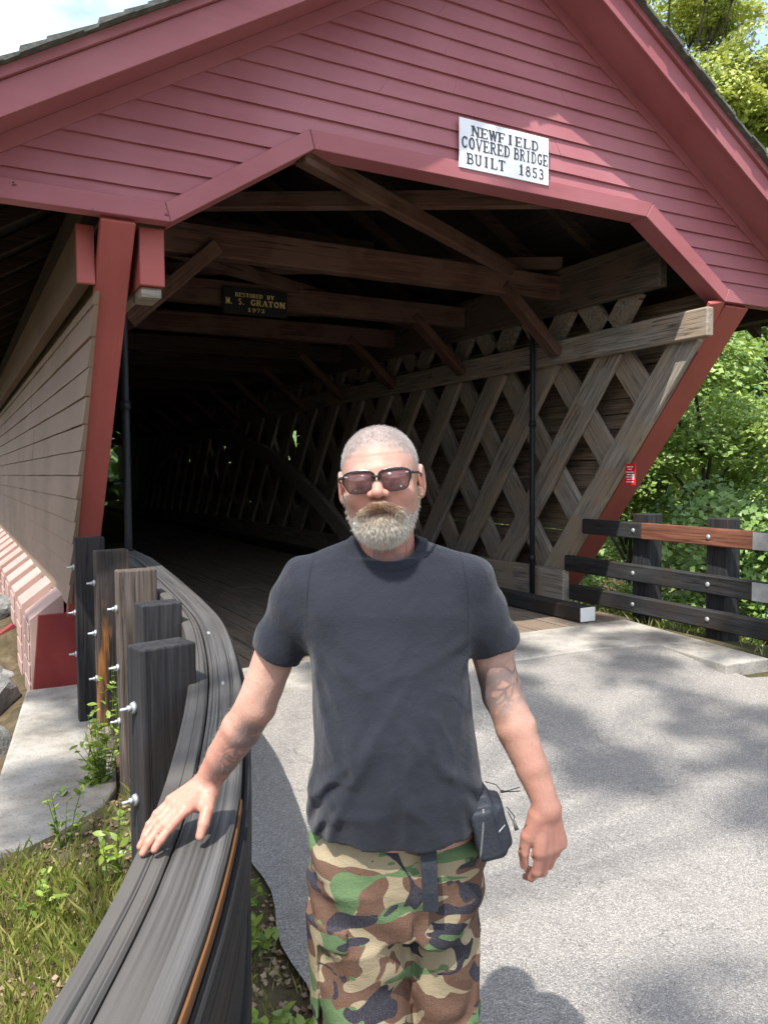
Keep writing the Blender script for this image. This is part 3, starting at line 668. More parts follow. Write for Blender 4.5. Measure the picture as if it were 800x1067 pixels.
def sprays(C,rad,nspray,per,rng,flat=.28,up=.75):
    """flat sprays of leaves spread through ellipsoid clumps C (centre, radii)"""
    P=[];Nn=[];T=[]
    for c,r in C:
        c=np.array(c);r=np.array(r)
        for _ in range(nspray):
            d=rng.normal(0,1,3); d/=np.linalg.norm(d); q=c+d*r*rng.uniform(.45,1.05)
            n=np.array([d[0]*.5,d[1]*.5,up])+rng.normal(0,.22,3); n/=np.linalg.norm(n)
            a=np.cross(n,rng.normal(0,1,3)); a/=np.linalg.norm(a); b=np.cross(n,a); R_=rad*rng.uniform(.5,1.3)
            m=int(per*rng.uniform(.6,1.4)); rr_=R_*np.sqrt(rng.uniform(0,1,m)); th=rng.uniform(0,6.283,m)
            pp=q+(rr_*np.cos(th))[:,None]*a+(rr_*np.sin(th)*.7)[:,None]*b+n*rng.normal(0,R_*flat*.35,m)[:,None]-np.array([0,0,1])*(rr_**2/R_*.25)[:,None]
            P.append(pp); Nn.append(np.repeat(n[None],m,0)); T.append(np.clip(rng.uniform(0,1)*.6+rng.uniform(0,.4,m),0,1))
    return np.concatenate(P),np.concatenate(Nn),np.concatenate(T)
def tree(name,base,h,clumps,mat,label,seed,size=.12,rad=.6,nspray=26,per=55,tr=.22,group='trees on the far bank',lean=(0,0),cat='tree',up=.75,twig=1):
    rng=np.random.default_rng(seed); o=empty(name,base,label=label,cat=cat,group=group); bx,by,bz=base
    top=(bx+lean[0],by+lean[1],bz+h*.8); pts=[];n=9
    for i in range(n): t=i/(n-1); pts.append((bx+(top[0]-bx)*t+.12*math.sin(3*t+seed),by+(top[1]-by)*t+.1*math.cos(4*t+seed)-.1,bz-.3+(top[2]-bz+.3)*t))
    V,F=tube_vf(pts,[tr*(1-.75*i/(n-1)) for i in range(n)],9); mb=MB().add(V,F)
    for c,r in clumps:
        zz=max(bz+h*.15,min(c[2]-abs(r[2])*1.0-h*.06,top[2])); t=(zz-bz)/(top[2]-bz); s=(bx+(top[0]-bx)*t,by+(top[1]-by)*t,zz)
        m=tuple((s[i]*.5+c[i]*.5)+(.3 if i==2 else 0) for i in range(3)); V,F=tube_vf([s,m,c],[tr*.38*twig,tr*.22*twig,tr*.06*twig],6); mb.add(V,F)
        for _ in range(7):
            d=rng.normal(0,1,3); d/=np.linalg.norm(d); e=np.array(c)+d*np.array(r)*.95; st=np.array(m)*.35+np.array(c)*.65; V,F=tube_vf([st,(st+e)/2+np.array([0,0,.1]),e],[tr*.09,tr*.05,tr*.02],4); mb.add(V,F)
    mb.build('trunk',MT['bark'],o)
    P,Nn,T=sprays(clumps,rad,nspray,per,rng,up=up); V,F=leafmesh(P,size,Nn,.35,rng)
    mk('crown',V,F,mat,o,attr={'tint':np.repeat(T,8)}); return o
def rc(rng,cx,cy,z0,z1,rxy,n,rr0=(.9,1.5)):
    out=[]
    for _ in range(n):
        a=rng.uniform(0,6.283); q=rxy*math.sqrt(rng.uniform(0,1)); z=rng.uniform(z0,z1); k=rng.uniform(*rr0); out.append(((cx+q*math.cos(a),cy+q*math.sin(a),z),(k,k,k*.65)))
    return out
rgt=np.random.default_rng(5)
TS=[('maple_tree',(10.4,8.6),9,-2.2,4.2,1.7,10,'leafA','leafy maple just past the right guardrail, its sprays reaching the bridge corner'),
 ('maple_tree',(9.8,5.6),8,-2.0,2.6,1.7,9,'leafC','low deep green maple behind the right guardrail posts'),
 ('maple_tree',(12.8,8.4),10,-1.0,5.4,2.0,11,'leafA','sunlit maple behind the nearest maple at the right frame edge'),
 ('maple_tree',(12.4,12.2),11,-2.5,5.0,2.2,12,'leafA','bushy maple beyond the creek, seen under the slanted red post'),
 ('maple_tree',(15.5,10.5),12,0,7.5,2.4,11,'leafC','darker tree between the maples on the far slope'),
 ('maple_tree',(13.0,5.0),10,-1,5,2.0,9,'leafA','maple at the far right behind the guardrail'),
 ('maple_tree',(19.0,15.5),14,1,9,3.0,12,'leafC','large deep green tree on the slope beyond the creek')]
for k,(nm,(x,y),h,z0,z1,rxy,n_,m,lb) in enumerate(TS):
    near=k<4; n_=int(n_*1.25)
    z=float(hterr(x,y)); tree(nm,(x,y,z),h,rc(rgt,x,y,z0,z1,rxy,n_),MT[m],lb,20+k,size=.09 if near else .13,rad=.5 if near else .75,nspray=36 if near else 32,per=86 if near else 72,tr=.10 if near else .16)
# tall yellow-green trees over the right roof slope
for k,(x,y,z0,z1,rxy,n_,h,m,lb,tt) in enumerate([
  (16.6,15.4,7.5,15.0,2.4,36,17,'leafB','tall airy yellow-green tree rising above the right roof slope',.2),
  (19.2,14.0,6.0,11.8,2.7,36,13,'leafB','lower yellow-green tree at the right edge above the roof',.2),
  (21.5,18.2,7.0,13.0,3.0,22,15,'leafA','green tree between and behind the two yellow-green trees',.22)]):
    z=float(hterr(x,y)); tree('tall_tree',(x,y,z),h,rc(rgt,x,y,z0,z1,rxy,n_,(.8,1.3)),MT[m],lb,50+k,size=.12,rad=.6,nspray=28,per=50,tr=tt,group='tall trees above the roof')
# wooded slope far behind: uncountable
P=[];rgw=np.random.default_rng(77); n=26000
a=rgw.uniform(R(-20),R(100),n); d=rgw.uniform(27,48,n); x=4+d*np.sin(a); y=8+d*np.cos(a); z=hterr(x,y)+rgw.uniform(-.5,8.5,n)*np.clip(.75+.25*np.sin(x*.7)*np.cos(y*.6),.3,1)
P=np.stack([x,y,z],1); V,F=leafmesh(P,.75,np.repeat([[-.3,-.4,.8]],n,0),.5,rgw)
tag(mk('far_woods',V,F,MT['leafC'],attr={'tint':np.repeat(rgw.uniform(0,1,n),8)}),'dense deep green woods covering the slope behind the trees','woods',kind='stuff')
# overhanging roadside maple (left of and above the road) that dapples the asphalt
rgo=np.random.default_rng(9)
cl=[]
for gx_,gy_,rr_ in DAP if 'DAP' in globals() else [(3.4,3.9,.42),(4.6,3.6,.5),(4.1,3.0,.42),(5.4,3.2,.5),(3.2,3.2,.3),(4.9,2.6,.42),(2.1,1.35,.55),(2.9,1.2,.6),(5.0,4.7,.35),(3.5,4.7,.3),(2.7,4.4,.3),(5.7,5.3,.35),(4.4,5.6,.3),(6.2,4.6,.4),(2.6,5.6,.3),(.45,5.0,.3),(.8,6.4,.28),(.3,4.4,.22),(5.6,2.2,.4),(3.6,2.4,.25),(6.0,6.3,.3),(1.1,7.5,.33),(1.0,7.9,.3),(.6,7.1,.25)]:
    t=20/.866; cl.append(((gx_-.40*t,gy_-.30*t,20+rgo.uniform(-.2,.2)),(rr_,rr_,rr_*.5)))  # unseen clumps placed up-sun of shade spots; some added to shade skirt end
tree('roadside_maple',(-6.5,-2.6,float(hterr(-6.5,-2.6))),21,cl,MT['leafA'],'roadside maple whose limbs hang over the road above the camera',91,size=.12,rad=.30,nspray=12,per=26,tr=.28,twig=.25,group='roadside trees')
# ---------------------------------------------------------------- low plants
def weed(x,y,h,n,label,seed,mat='leafW',spread=.16,size=.05,name='weed_plant',z=None,group='weeds along the guardrail'):
    rng=np.random.default_rng(seed); z=float(hterr(x,y)) if z is None else z; o=empty(name,(x,y,z),label=label,cat='plant',group=group)
    mb=MB();P=[];Nn=[]
    for k in range(max(2,n//9)):
        a=rng.uniform(0,6.28); q=spread*rng.uniform(.1,1); tip=np.array([x+q*math.cos(a),y+q*math.sin(a),z+h*rng.uniform(.55,1.05)]); b=np.array([x+.02*math.cos(a),y+.02*math.sin(a),z-.01]); m=(b+tip)/2+np.array([0,0,h*.12])
        V,F=tube_vf([b,m,tip],[.0035,.003,.0015],4); mb.add(V,F)
        for j in range(9):
            t=rng.uniform(.15,1.02); c=(1-t)**2*b+2*t*(1-t)*m+t*t*tip; aa=rng.uniform(0,6.28); dv=np.array([math.cos(aa),math.sin(aa),.25]); P.append(c+dv*size*.45); Nn.append(np.array([-dv[0]*.4,-dv[1]*.4,.9]))
    mb.build('stem',MT[mat],o); P=np.array(P); V,F=leafmesh(P,size*1.35,np.array(Nn),.3,rng,1.0,True); mk('leaves',V,F,MT[mat],o,attr={'tint':np.repeat(rng.uniform(0,1,len(P)),8)}); return o
weed(.74,4.93,.48,190,'bushy yellow-green weed at the foot of the middle guardrail posts',1,size=.045)
weed(.90,5.45,.62,60,'tall thin weed rising between two guardrail posts',2,spread=.08,size=.045)
weed(.62,4.9,.2,50,'low broad-leaved weed on the edge of the concrete wing',3,size=.06)
weed(.42,4.02,.28,60,'leafy weed in front of the concrete wing',4,size=.035)
weed(.30,3.55,.2,50,'small weed patch left of the widest post',5,size=.035)
weed(.50,2.6,.16,60,'broad-leaved seedling beside the widest post',6,size=.04)
weed(.86,2.62,.14,60,'small weed at the road edge below the rail',7,size=.04)
weed(.80,2.15,.13,70,'toothed low weed in the dirt strip near the frame bottom',8,size=.045)
weed(.93,2.95,.12,40,'seedling at the edge of the asphalt in the rail shadow',9,size=.055)
weed(.55,3.5,.35,50,'thin weed standing left of the nearest posts',10,size=.045)
# grass and litter
rg=np.random.default_rng(3)
def blades(n,xs,ys,h,w_,thr):
    x=rg.uniform(*xs,n*2); y=rg.uniform(*ys,n*2); k=np.sin(x*3.1+1)*np.sin(y*2.3)+.6*np.sin(x*7+y*5)+rg.normal(0,.5,n*2); sel=(k>thr)&~((x>.04)&(y>4.15)&(x<2))&~((x<5.95)&(x>4)&(y<4.1))&~((x<6.1)&(x>4)&(y>4.0)); x=x[sel][:n];y=y[sel][:n]; n=len(x)
    z=hterr(x,y)-.005; H=h*rg.uniform(.4,1.2,n); a=rg.uniform(0,6.28,n); bx_=np.cos(a)*w_;by_=np.sin(a)*w_; lx=rg.normal(0,.35,n)*H; ly=rg.normal(0,.35,n)*H
    V=np.stack([np.stack([x-bx_,y-by_,z],1),np.stack([x+bx_,y+by_,z],1),np.stack([x+bx_*.6+lx*.4,y+by_*.6+ly*.4,z+H*.6],1),np.stack([x+lx,y+ly,z+H],1)],1).reshape(-1,3)
    F=(np.arange(n)*4)[:,None]+np.array([[0,1,2,3]]); return V,F,np.repeat(rg.uniform(0,1,n),4)
V1,F1,T1=blades(80000,(-2.2,.42),(.4,3.5),.034,.0012,0.0); V2,F2,T2=blades(5000,(.1,.85),(2.2,4.9),.10,.003,.4); V3,F3,T3=blades(1500,(.62,.98),(.8,3.3),.05,.0025,.6); V5,F5,T5=blades(9000,(5.3,9),(.5,6.5),.10,.004,-.3); V4,F4,T4=blades(14000,(-7,-.3),(4,9),.14,.006,-.5)
Vs=[V1,V2,V3,V4,V5];off=0;FF=[]
for v,f in zip(Vs,(F1,F2,F3,F4,F5)): FF.append(f+off); off+=len(v)
tag(mk('grass',np.concatenate(Vs),np.concatenate(FF),MT['grass'],attr={'tint':np.concatenate([T1,T2,T3,T4,T5])}),'short sunlit grass on the verge left of the guardrail','grass',kind='stuff')
n=6000; x=np.concatenate([rg.uniform(-.5,.95,2400),rg.uniform(.6,1.08,900),rg.uniform(-2,.3,2700)]);y=np.concatenate([rg.uniform(2.4,4.9,2400),rg.uniform(.7,3.6,900),rg.uniform(.8,4.2,2700)])
k=~((x>.03)&(y>4.15)&(x<1.0)&(rg.uniform(0,1,n)<.95)); x=x[k];y=y[k]; P=np.stack([x,y,hterr(x,y)+rg.uniform(.002,.02,len(x))],1); V,F=leafmesh(P,.028,np.repeat([[0,0,1.]],len(P),0),.35,rg)
tag(mk('leaf_litter',V,F,MT['litter'],attr={'tint':np.repeat(rg.uniform(0,1,len(P)),8)}),'brown dead leaves and bark scraps lying in the dirt by the posts','leaf litter',kind='stuff')
# debris on the road and slab
for k in range(0): pass
# rocks at the water side
def rock(loc,s,lb,seed):
    rng=np.random.default_rng(seed); import bmesh
    bm=bmesh.new(); bmesh.ops.create_icosphere(bm,subdivisions=3,radius=1); d=rng.normal(0,1,(9,3)); d/=np.linalg.norm(d,axis=1,keepdims=True); h=rng.uniform(.55,.95,9)
    for v in bm.verts:
        c=np.array(v.co); 
        for dd,hh in zip(d,h):
            t=c@dd-hh
            if t>0: c=c-dd*t*.9
        v.co=Vector(c*np.array(s))
    me=bpy.data.meshes.new('rock'); bm.to_mesh(me); bm.free(); me.materials.append(MT['rock']); o=bpy.data.objects.new('rock',me); reg(o,Matrix.Translation(loc)@Matrix.Rotation(rng.uniform(0,6),4,'Z'),None); tag(o,lb,'rock','rocks below the bridge')
RK=[((.02,5.2,-.62),(.28,.24,.2),'flat grey rock against the left side of the concrete wing'),((-.12,5.9,-.85),(.3,.3,.25),'angular grey rock farther along the concrete wing'),((.12,6.6,-.8),(.26,.3,.24),'grey rock below the red skirt end board'),((-.2,7.4,-1.1),(.4,.4,.3),'larger grey rock below the projecting red beams'),((.2,7.8,-1.0),(.3,.3,.28),'rounded rock under the corner of the bridge'),((-.05,4.75,-.5),(.2,.2,.12),'small pale rock nearest the grass'),((-.6,8.6,-1.9),(.5,.5,.4),'big rock farthest down the bank'),((.1,8.9,-1.5),(.45,.4,.3),'grey rock deep under the skirt')]
for k,(l,s,lb) in enumerate(RK): l=(l[0],l[1],float(hterr(l[0],l[1]))+s[2]*.45); rock(l,s,lb,k)
rq=np.random.default_rng(8); RR=[]
for k in range(26):
    x=rq.uniform(-1.0,.45); y=rq.uniform(5.4,12.5)
    if x>.2 and y<7.2: x-=.5
    q=rq.uniform(.12,.34); RR.append((y,x,q,q*rq.uniform(.8,1.3),q*rq.uniform(.5,.8)))
RR.sort(); ORD='first second third fourth fifth sixth seventh eighth ninth tenth eleventh twelfth thirteenth fourteenth fifteenth sixteenth seventeenth eighteenth nineteenth twentieth twenty-first twenty-second twenty-third twenty-fourth twenty-fifth twenty-sixth'.split()
for k,(y,x,q,sx_,sz_) in enumerate(RR):
    rock((x,y,float(hterr(x,y))+q*.3),(sx_,q,sz_),('small' if q<.2 else 'middling' if q<.27 else 'large')+(' flat' if sz_<.62*q else ' blocky')+' grey rock, '+ORD[k]+' from the road in the bank scatter left of the skirt',40+k)
# ================================================================ the man (implicit surfaces, numpy)
def nrm(v): v=np.array(v,float); return v/np.linalg.norm(v)
def hashn(ix,iy,iz,seed):
    h=(ix*374761393+iy*668265263+iz*2147483647+seed*1274126177)&0xffffffff
    h=((h^(h>>13))*1274126177)&0xffffffff; h=h^(h>>16); return (h&0xffff)/65535.0
def vnoise(P,seed=0):
    P=np.asarray(P); f=np.floor(P).astype(np.int64); t=P-f; t=t*t*(3-2*t); r=0
    for dx in (0,1):
        for dy in (0,1):
            for dz in (0,1):
                w_=(t[...,0] if dx else 1-t[...,0])*(t[...,1] if dy else 1-t[...,1])*(t[...,2] if dz else 1-t[...,2])
                r=r+w_*hashn(f[...,0]+dx,f[...,1]+dy,f[...,2]+dz,seed)
    return r*2-1
def ell(P,c,r):
    r=np.array(r); q=(P-np.array(c))/r; k0=np.linalg.norm(q,axis=-1); k1=np.linalg.norm(q/r,axis=-1)+1e-9; return k0*(k0-1)/k1
def cone(P,a,b,ra,rb,squash=None):
    a=np.array(a,float);b=np.array(b,float); ab=b-a; t=np.clip(((P-a)@ab)/(ab@ab),0,1); d=P-a-t[...,None]*ab
    if squash is not None:
        n,k=squash; n=nrm(n); dn=d@n; d=d+(k-1)*dn[...,None]*n     # k>1 flattens along n
    return np.linalg.norm(d,axis=-1)-(ra+(rb-ra)*t)
def smin(a,b,k): h=np.clip(.5+.5*(b-a)/k,0,1); return b*(1-h)+a*h-k*h*(1-h)
def smax(a,b,k): return -smin(-a,-b,k)
def nets(fn,lo,hi,h):
    lo=np.array(lo,float); n=np.ceil((np.array(hi)-lo)/h).astype(int)+1
    ax=[lo[i]+h*np.arange(n[i]) for i in range(3)]; G=np.stack(np.meshgrid(*ax,indexing='ij'),-1)
    D=np.empty(n); 
    for i in range(0,n[0],24): D[i:i+24]=fn(G[i:i+24])
    s=D<0; cs=[(a,b,c) for a in (0,1) for b in (0,1) for c in (0,1)]
    sl=lambda A,o: A[o[0]:n[0]-1+o[0],o[1]:n[1]-1+o[1],o[2]:n[2]-1+o[2]]
    cnt=sum(sl(s,o).astype(np.int8) for o in cs); act=(cnt>0)&(cnt<8); idx=-np.ones(act.shape,int); idx[act]=np.arange(act.sum())
    acc=np.zeros((act.sum(),3)); m=np.zeros(act.sum())
    for i,o in enumerate(cs):
        for ax_ in range(3):
            if o[ax_]: continue
            o2=list(o); o2[ax_]=1; o2=tuple(o2); d0=sl(D,o)[act]; d1=sl(D,o2)[act]; x=(d0<0)!=(d1<0); t=np.where(x,d0/(d0-d1+1e-12),0)
            p=np.tile(np.array(o,float),(len(t),1)); p[:,ax_]=t; acc[x]+=p[x]; m[x]+=1
    cell=np.argwhere(act); V=lo+h*(cell+acc/m[:,None]); F=[]
    for ax_ in range(3):
        u,v=[(1,2),(2,0),(0,1)][ax_]; a=np.take(s,range(n[ax_]-1),ax_); b=np.take(s,range(1,n[ax_]),ax_); e=np.argwhere(a!=b)
        e=e[(e[:,u]>0)&(e[:,v]>0)&(e[:,u]<n[u]-1)&(e[:,v]<n[v]-1)]
        if not len(e): continue
        sg=s[e[:,0],e[:,1],e[:,2]]; du=np.zeros(3,int);du[u]=1;dv=np.zeros(3,int);dv[v]=1
        q=[idx[tuple((e-du*p-dv*w_).T)] for p,w_ in ((0,0),(1,0),(1,1),(0,1))]; Q=np.stack(q,1); Q[~sg]=Q[~sg][:,::-1]; F.append(Q)
    F=np.concatenate(F); return V,F[(F>=0).all(1)]
DM=1.62; hr_=np.array([math.cos(yaw),-math.sin(yaw),0]); hf_=np.array([math.sin(yaw),math.cos(yaw),0])
MW=Matrix.Translation(Vector(hf_*DM))@Matrix.Rotation(-yaw,4,'Z')
# ---- skeleton (local metres: x to the picture's right, y away from the camera)
HC=np.array([-.006,-.005,1.663]); tl=R(-5)      # head centre at eye height, tilt
def headco(P): 
    q=P-HC; x=q[...,0]*math.cos(tl)-q[...,2]*math.sin(tl)*-1*-1; 
    c,s=math.cos(tl),math.sin(tl); X=c*q[...,0]-s*q[...,2]; Z=s*q[...,0]+c*q[...,2]; X,Z=c*q[...,0]-s*q[...,2],s*q[...,0]+c*q[...,2]
    ty=R(4); Y=q[...,1]; X2=X*math.cos(ty)-Y*math.sin(ty); Y2=X*math.sin(ty)+Y*math.cos(ty)
    return np.stack([X2,Y2,Z],-1)
def headinv(p):
    p=np.asarray(p,float); ty=R(4); X=p[...,0]*math.cos(ty)+p[...,1]*math.sin(ty); Y=-p[...,0]*math.sin(ty)+p[...,1]*math.cos(ty); Z=p[...,2]
    c,s=math.cos(tl),math.sin(tl); x=c*X+s*Z; z=-s*X+c*Z; return np.stack([x,Y,z],-1)+HC
def f_head(P):
    q=headco(P)
    d=smin(ell(q,(0,.012,.020),(.0755,.098,.085)),ell(q,(0,.014,.045),(.066,.082,.060)),.02)
    d=smin(d,ell(q,(0,-.030,-.022),(.064,.060,.082)),.03)
    d=smin(d,ell(q,(0,-.040,-.070),(.050,.045,.034)),.03)
    for s in (-1,1):
        d=smin(d,ell(q,(s*.043,-.058,-.030),(.022,.022,.018)),.02)
        d=smin(d,ell(q,(s*.052,.0,-.058),(.018,.04,.035)),.025)
    d=smin(d,ell(q,(0,-.080,.021),(.046,.012,.009)),.014)
    for s in (-1,1): d=smax(d,-ell(q,(s*.031,-.094,.001),(.018,.015,.011)),.012)
    for s in (-1,1): d=smin(d,ell(q,(s*.031,-.076,.001),(.0135,.0125,.0125)),.003)
    d=smin(d,cone(q,(0,-.084,.010),(0,-.110,-.021),.0075,.0115),.012)
    for s in (-1,1):
        d=smin(d,ell(q,(s*.0135,-.099,-.024),(.0085,.012,.0080)),.006)
        d=smax(d,-ell(q,(s*.0080,-.105,-.0330),(.0042,.006,.0045)),.003)
    d=smin(d,ell(q,(0,-.091,-.054),(.023,.010,.0075)),.008)
    d=smax(d,-ell(q,(0,-.105,-.0525),(.022,.006,.0014)),.003)
    for s in (-1,1):
        e=ell(q,(s*.083,.012,-.006),(.0085,.019,.033)); e=smax(e,-ell(q,(s*.090,.006,-.002),(.006,.011,.020)),.005); e=smin(e,ell(q,(s*.079,.002,-.034),(.007,.009,.010)),.006)
        d=smin(d,e,.007)
    # neck
    d=smin(d,cone(P,(.0,.025,1.60),(.005,.035,1.47),.056,.064),.03)
    d=d+vnoise(P*90,3)*.0004+vnoise(P*30,4)*.0008
    z=q[...,2]; d=d+np.where((z>.045)&(z<.08)&(q[...,1]<-.03),np.sin(z*420)*.0004,0)
    return d
SH_L=(-.178,.02,1.440); EL_L=(-.275,.055,1.185); WR_L=(-.402,.135,.985)
SH_R=(.188,.02,1.440); EL_R=(.250,.05,1.205); WR_R=(.334,-.015,.985)
def hand(P,w0,d,n,wd,flat):
    """w0 wrist, d finger direction, n back of hand, wd thumb side"""
    w0=np.array(w0);d=nrm(d);wd=nrm(np.array(wd)-d*np.dot(wd,d));n=nrm(np.array(n)-d*np.dot(n,d)-wd*np.dot(n,wd))
    pt=lambda a,b,c: w0+d*a+wd*b+n*c
    D=None
    for a0,b0,a1,b1,r0_,r1_ in ((.004,.009,.082,.030,.0165,.0155),(.004,.003,.086,.010,.0175,.0155),(.004,-.005,.084,-.011,.0175,.015),(.004,-.011,.078,-.030,.016,.0145)):
        q=cone(P,pt(a0,b0,0),pt(a1,b1,.002),r0_,r1_,(n,1.12)); D=q if D is None else smin(D,q,.014)
    D=smin(D,cone(P,pt(.012,.024,-.010),pt(.052,.036,-.012),.018,.014),.014)
    fing=None
    for i,(b,a,L,r_) in enumerate(((.030,.086,(.042,.026,.020),.0100),(.010,.092,(.047,.029,.021),.0102),(-.011,.090,(.043,.027,.020),.0098),(-.030,.082,(.034,.021,.018),.0088))):
        p=pt(a,b,.002); sp=(b*1.2 if flat else b*.25); ang=0; ch=D*0+1
        curls=((.10,.16,.14) if flat else ((.22,.55,.40),(.36,.70,.45),(.50,.85,.5),(.62,.95,.5))[i])
        if flat: curls=tuple(c+.02*i for c in curls)
        rad=[r_*1.12,r_*1.0,r_*.93,r_*.78]; f1=None
        L=[l*(1.12 if flat else 1.0) for l in L]
        for k in range(3):
            ang+=curls[k]; dv=nrm(d*math.cos(ang)-n*math.sin(ang)+wd*sp*1.6); p2=p+dv*L[k]; q=cone(P,p,p2,rad[k],rad[k+1]); 
            f1=q if f1 is None else smin(f1,q,.004)
            f1=smin(f1,np.linalg.norm(P-p,axis=-1)-rad[k]*1.06,.003) if k else f1
            if k==2: # nail
                c_=p+dv*L[2]*.75+ (n*math.cos(ang)+d*math.sin(ang))*rad[3]*.80
                f1=smin(f1,np.linalg.norm((P-c_),axis=-1)-rad[3]*.42,.002)
            p=p2
        D=smin(D,f1,.005 if True else 0) if fing is None else smin(D,f1,.0025)
        fing=1
    # thumb leaves the side of the palm near its base
    if flat: T=[pt(.020,.028,-.006),pt(.052,.058,-.012),pt(.078,.072,-.024),pt(.098,.076,-.040)]
    else: T=[pt(.018,.026,-.006),pt(.052,.047,-.014),pt(.086,.053,-.018),pt(.114,.050,-.022)]
    for k,(ra,rb) in enumerate(((.0175,.0135),(.0130,.0118),(.0118,.0092))): D=smin(D,cone(P,T[k],T[k+1],ra,rb),.009 if k==0 else .004)
    # tendons and knuckles
    for b in (.028,.009,-.010,-.028): 
        D=smin(D,cone(P,pt(.03,b*.7,.012),pt(.082,b,.011),.0035,.0055),.008)
    return D+vnoise(P*160,7)*.0003
HL=dict(d=(-.60,-.70,-.36),n=(-.22,-.22,.95),wd=(.80,-.60,0)); HR=dict(d=(.04,.0,-1),n=(.50,-.86,.0),wd=(-.86,-.50,0))
def f_armL(P):
    d=smin(cone(P,SH_L,EL_L,.046,.042),cone(P,EL_L,np.array(EL_L)*.7+np.array(WR_L)*.3,.041,.042),.008)
    d=smin(d,smin(cone(P,np.array(EL_L)*.7+np.array(WR_L)*.3,np.array(EL_L)*.35+np.array(WR_L)*.65,.043,.037),cone(P,np.array(EL_L)*.35+np.array(WR_L)*.65,WR_L,.037,.0285,((0,.5,1),1.08)),.006),.006)
    d=smin(d,hand(P,WR_L,HL['d'],HL['n'],HL['wd'],True),.018)
    for k in range(3):
        d=d-.0012*np.exp(-((np.linalg.norm(np.cross(P-np.array(EL_L),nrm(np.array(WR_L)-np.array(EL_L))+np.array([.08*(k-1),0,.1])),axis=-1)-.045)/.004)**2)*0
    return d+vnoise(P*38,8)*.0016
def f_armR(P):
    d=smin(cone(P,SH_R,EL_R,.045,.042),cone(P,EL_R,np.array(EL_R)*.7+np.array(WR_R)*.3,.0415,.041),.008)
    d=smin(d,smin(cone(P,np.array(EL_R)*.7+np.array(WR_R)*.3,np.array(EL_R)*.35+np.array(WR_R)*.65,.041,.034),cone(P,np.array(EL_R)*.35+np.array(WR_R)*.65,WR_R,.034,.0265,((.5,-.86,0),1.1)),.006),.006)
    d=smin(d,hand(P,WR_R,HR['d'],HR['n'],HR['wd'],False),.014)
    return d+vnoise(P*38,9)*.0016
def prof(z,zs,vs): return np.interp(z,zs,vs)
def f_torso(P,e=0.0):
    z=P[...,2]; zs=[.80,.90,.95,1.05,1.15,1.29,1.40,1.47,1.52]
    a=prof(z,zs,[.172,.180,.180,.172,.164,.162,.172,.150,.08]); cx=prof(z,zs,[.016,.022,.026,.024,.018,.010,.006,.004,.004]); b=prof(z,zs,[.108,.114,.119,.131,.138,.131,.112,.085,.06]); cy=prof(z,zs,[.01,.0,-.006,-.01,-.004,.01,.02,.028,.03])
    q=np.stack([(P[...,0]-cx)/(a-e),(P[...,1]-cy)/(b-e)],-1); m=(np.abs(q)**2.35).sum(-1)**(1/2.35); d=(m-1)*np.minimum(a,b)*.92
    return np.maximum(d,np.maximum(z-1.50,.80-z))
def f_legs(P,e=0.0):
    d=smin(cone(P,(-.056,.02,.86),(-.050,.01,.50),.100-e,.088-e),cone(P,(-.050,.01,.50),(-.06,.05,.09),.086-e,.075-e),.04)
    r_=smin(cone(P,(.100,.03,.86),(.108,.06,.50),.095-e,.078-e),cone(P,(.108,.06,.50),(.115,.10,.09),.078-e,.07-e),.04)
    return smin(d,r_,.018)
def f_body_low(P): return smin(np.maximum(f_torso(P,.022),.89-P[...,2]),f_legs(P,.028)+.006,.01)
parts=[]
t_=lambda *a: parts.append(nets(*a))
t_(f_head,(-.12,-.15,1.44),(.12,.14,1.80),.0026)
t_(f_armL,(-.62,-.13,.80),(-.10,.27,1.52),.0032)
t_(f_armR,(.11,-.13,.76),(.43,.13,1.52),.0030)
t_(f_body_low,(-.2,-.17,.02),(.24,.19,1.53),.008)
V=np.concatenate([p[0] for p in parts]); off=0; FF=[]
for v,f in parts: FF.append(f+off); off+=len(v)
F=np.concatenate(FF)
# skin material: tan gradient is the skin's own colour; tattoos are inked areas
n=NT('skin',.5,.35); n.b.inputs['Subsurface Weight'].default_value=.08; n.b.inputs['Subsurface Radius'].default_value=(.012,.004,.002); n.b.inputs['Subsurface Scale'].default_value=1
a1=n.noise(n.co((1,1,1),False),22,5,.6); a2=n.noise(n.co((1,1,1),False),160,4,.6)
def attr(nm): a=n.n('Attribute'); a.attribute_name=nm; return a.outputs['Fac']
c=n.ramp(a1,[(.3,(.38,.205,.15)),(.7,(.48,.285,.215))]); c=n.mix(attr('flush'),c,(.43,.175,.125)); c=n.mix(attr('pale'),c,(.56,.40,.33)); c=n.mix(n.rng(a2,.5,.7,0,.45),c,(.45,.18,.12))
v=n.n('TexVoronoi'); v.feature='DISTANCE_TO_EDGE'; v.inputs['Scale'].default_value=34; nv=n.noise(n.co((1,1,1),False),18,5,.6)
mxv=n.n('Mix'); mxv.data_type='RGBA'; mxv.inputs['Factor'].default_value=.12; n.l(n.tc.outputs['Object'],mxv.inputs['A']); 
nn=n.n('TexNoise'); nn.inputs['Scale'].default_value=9; n.l(n.tc.outputs['Object'],nn.inputs['Vector']); n.l(nn.outputs['Color'],mxv.inputs['B']); n.l(mxv.outputs['Result'],v.inputs['Vector'])
lines=n.rng(v.outputs['Distance'],.05,.20,1,0); fill=n.rng(nv,.45,.53); ink=n.math('MAXIMUM',n.math('MULTIPLY',lines,.7),n.math('MULTIPLY',fill,.75)); tat=n.math('MULTIPLY',n.math('MULTIPLY',ink,attr('tattoo')),.9)
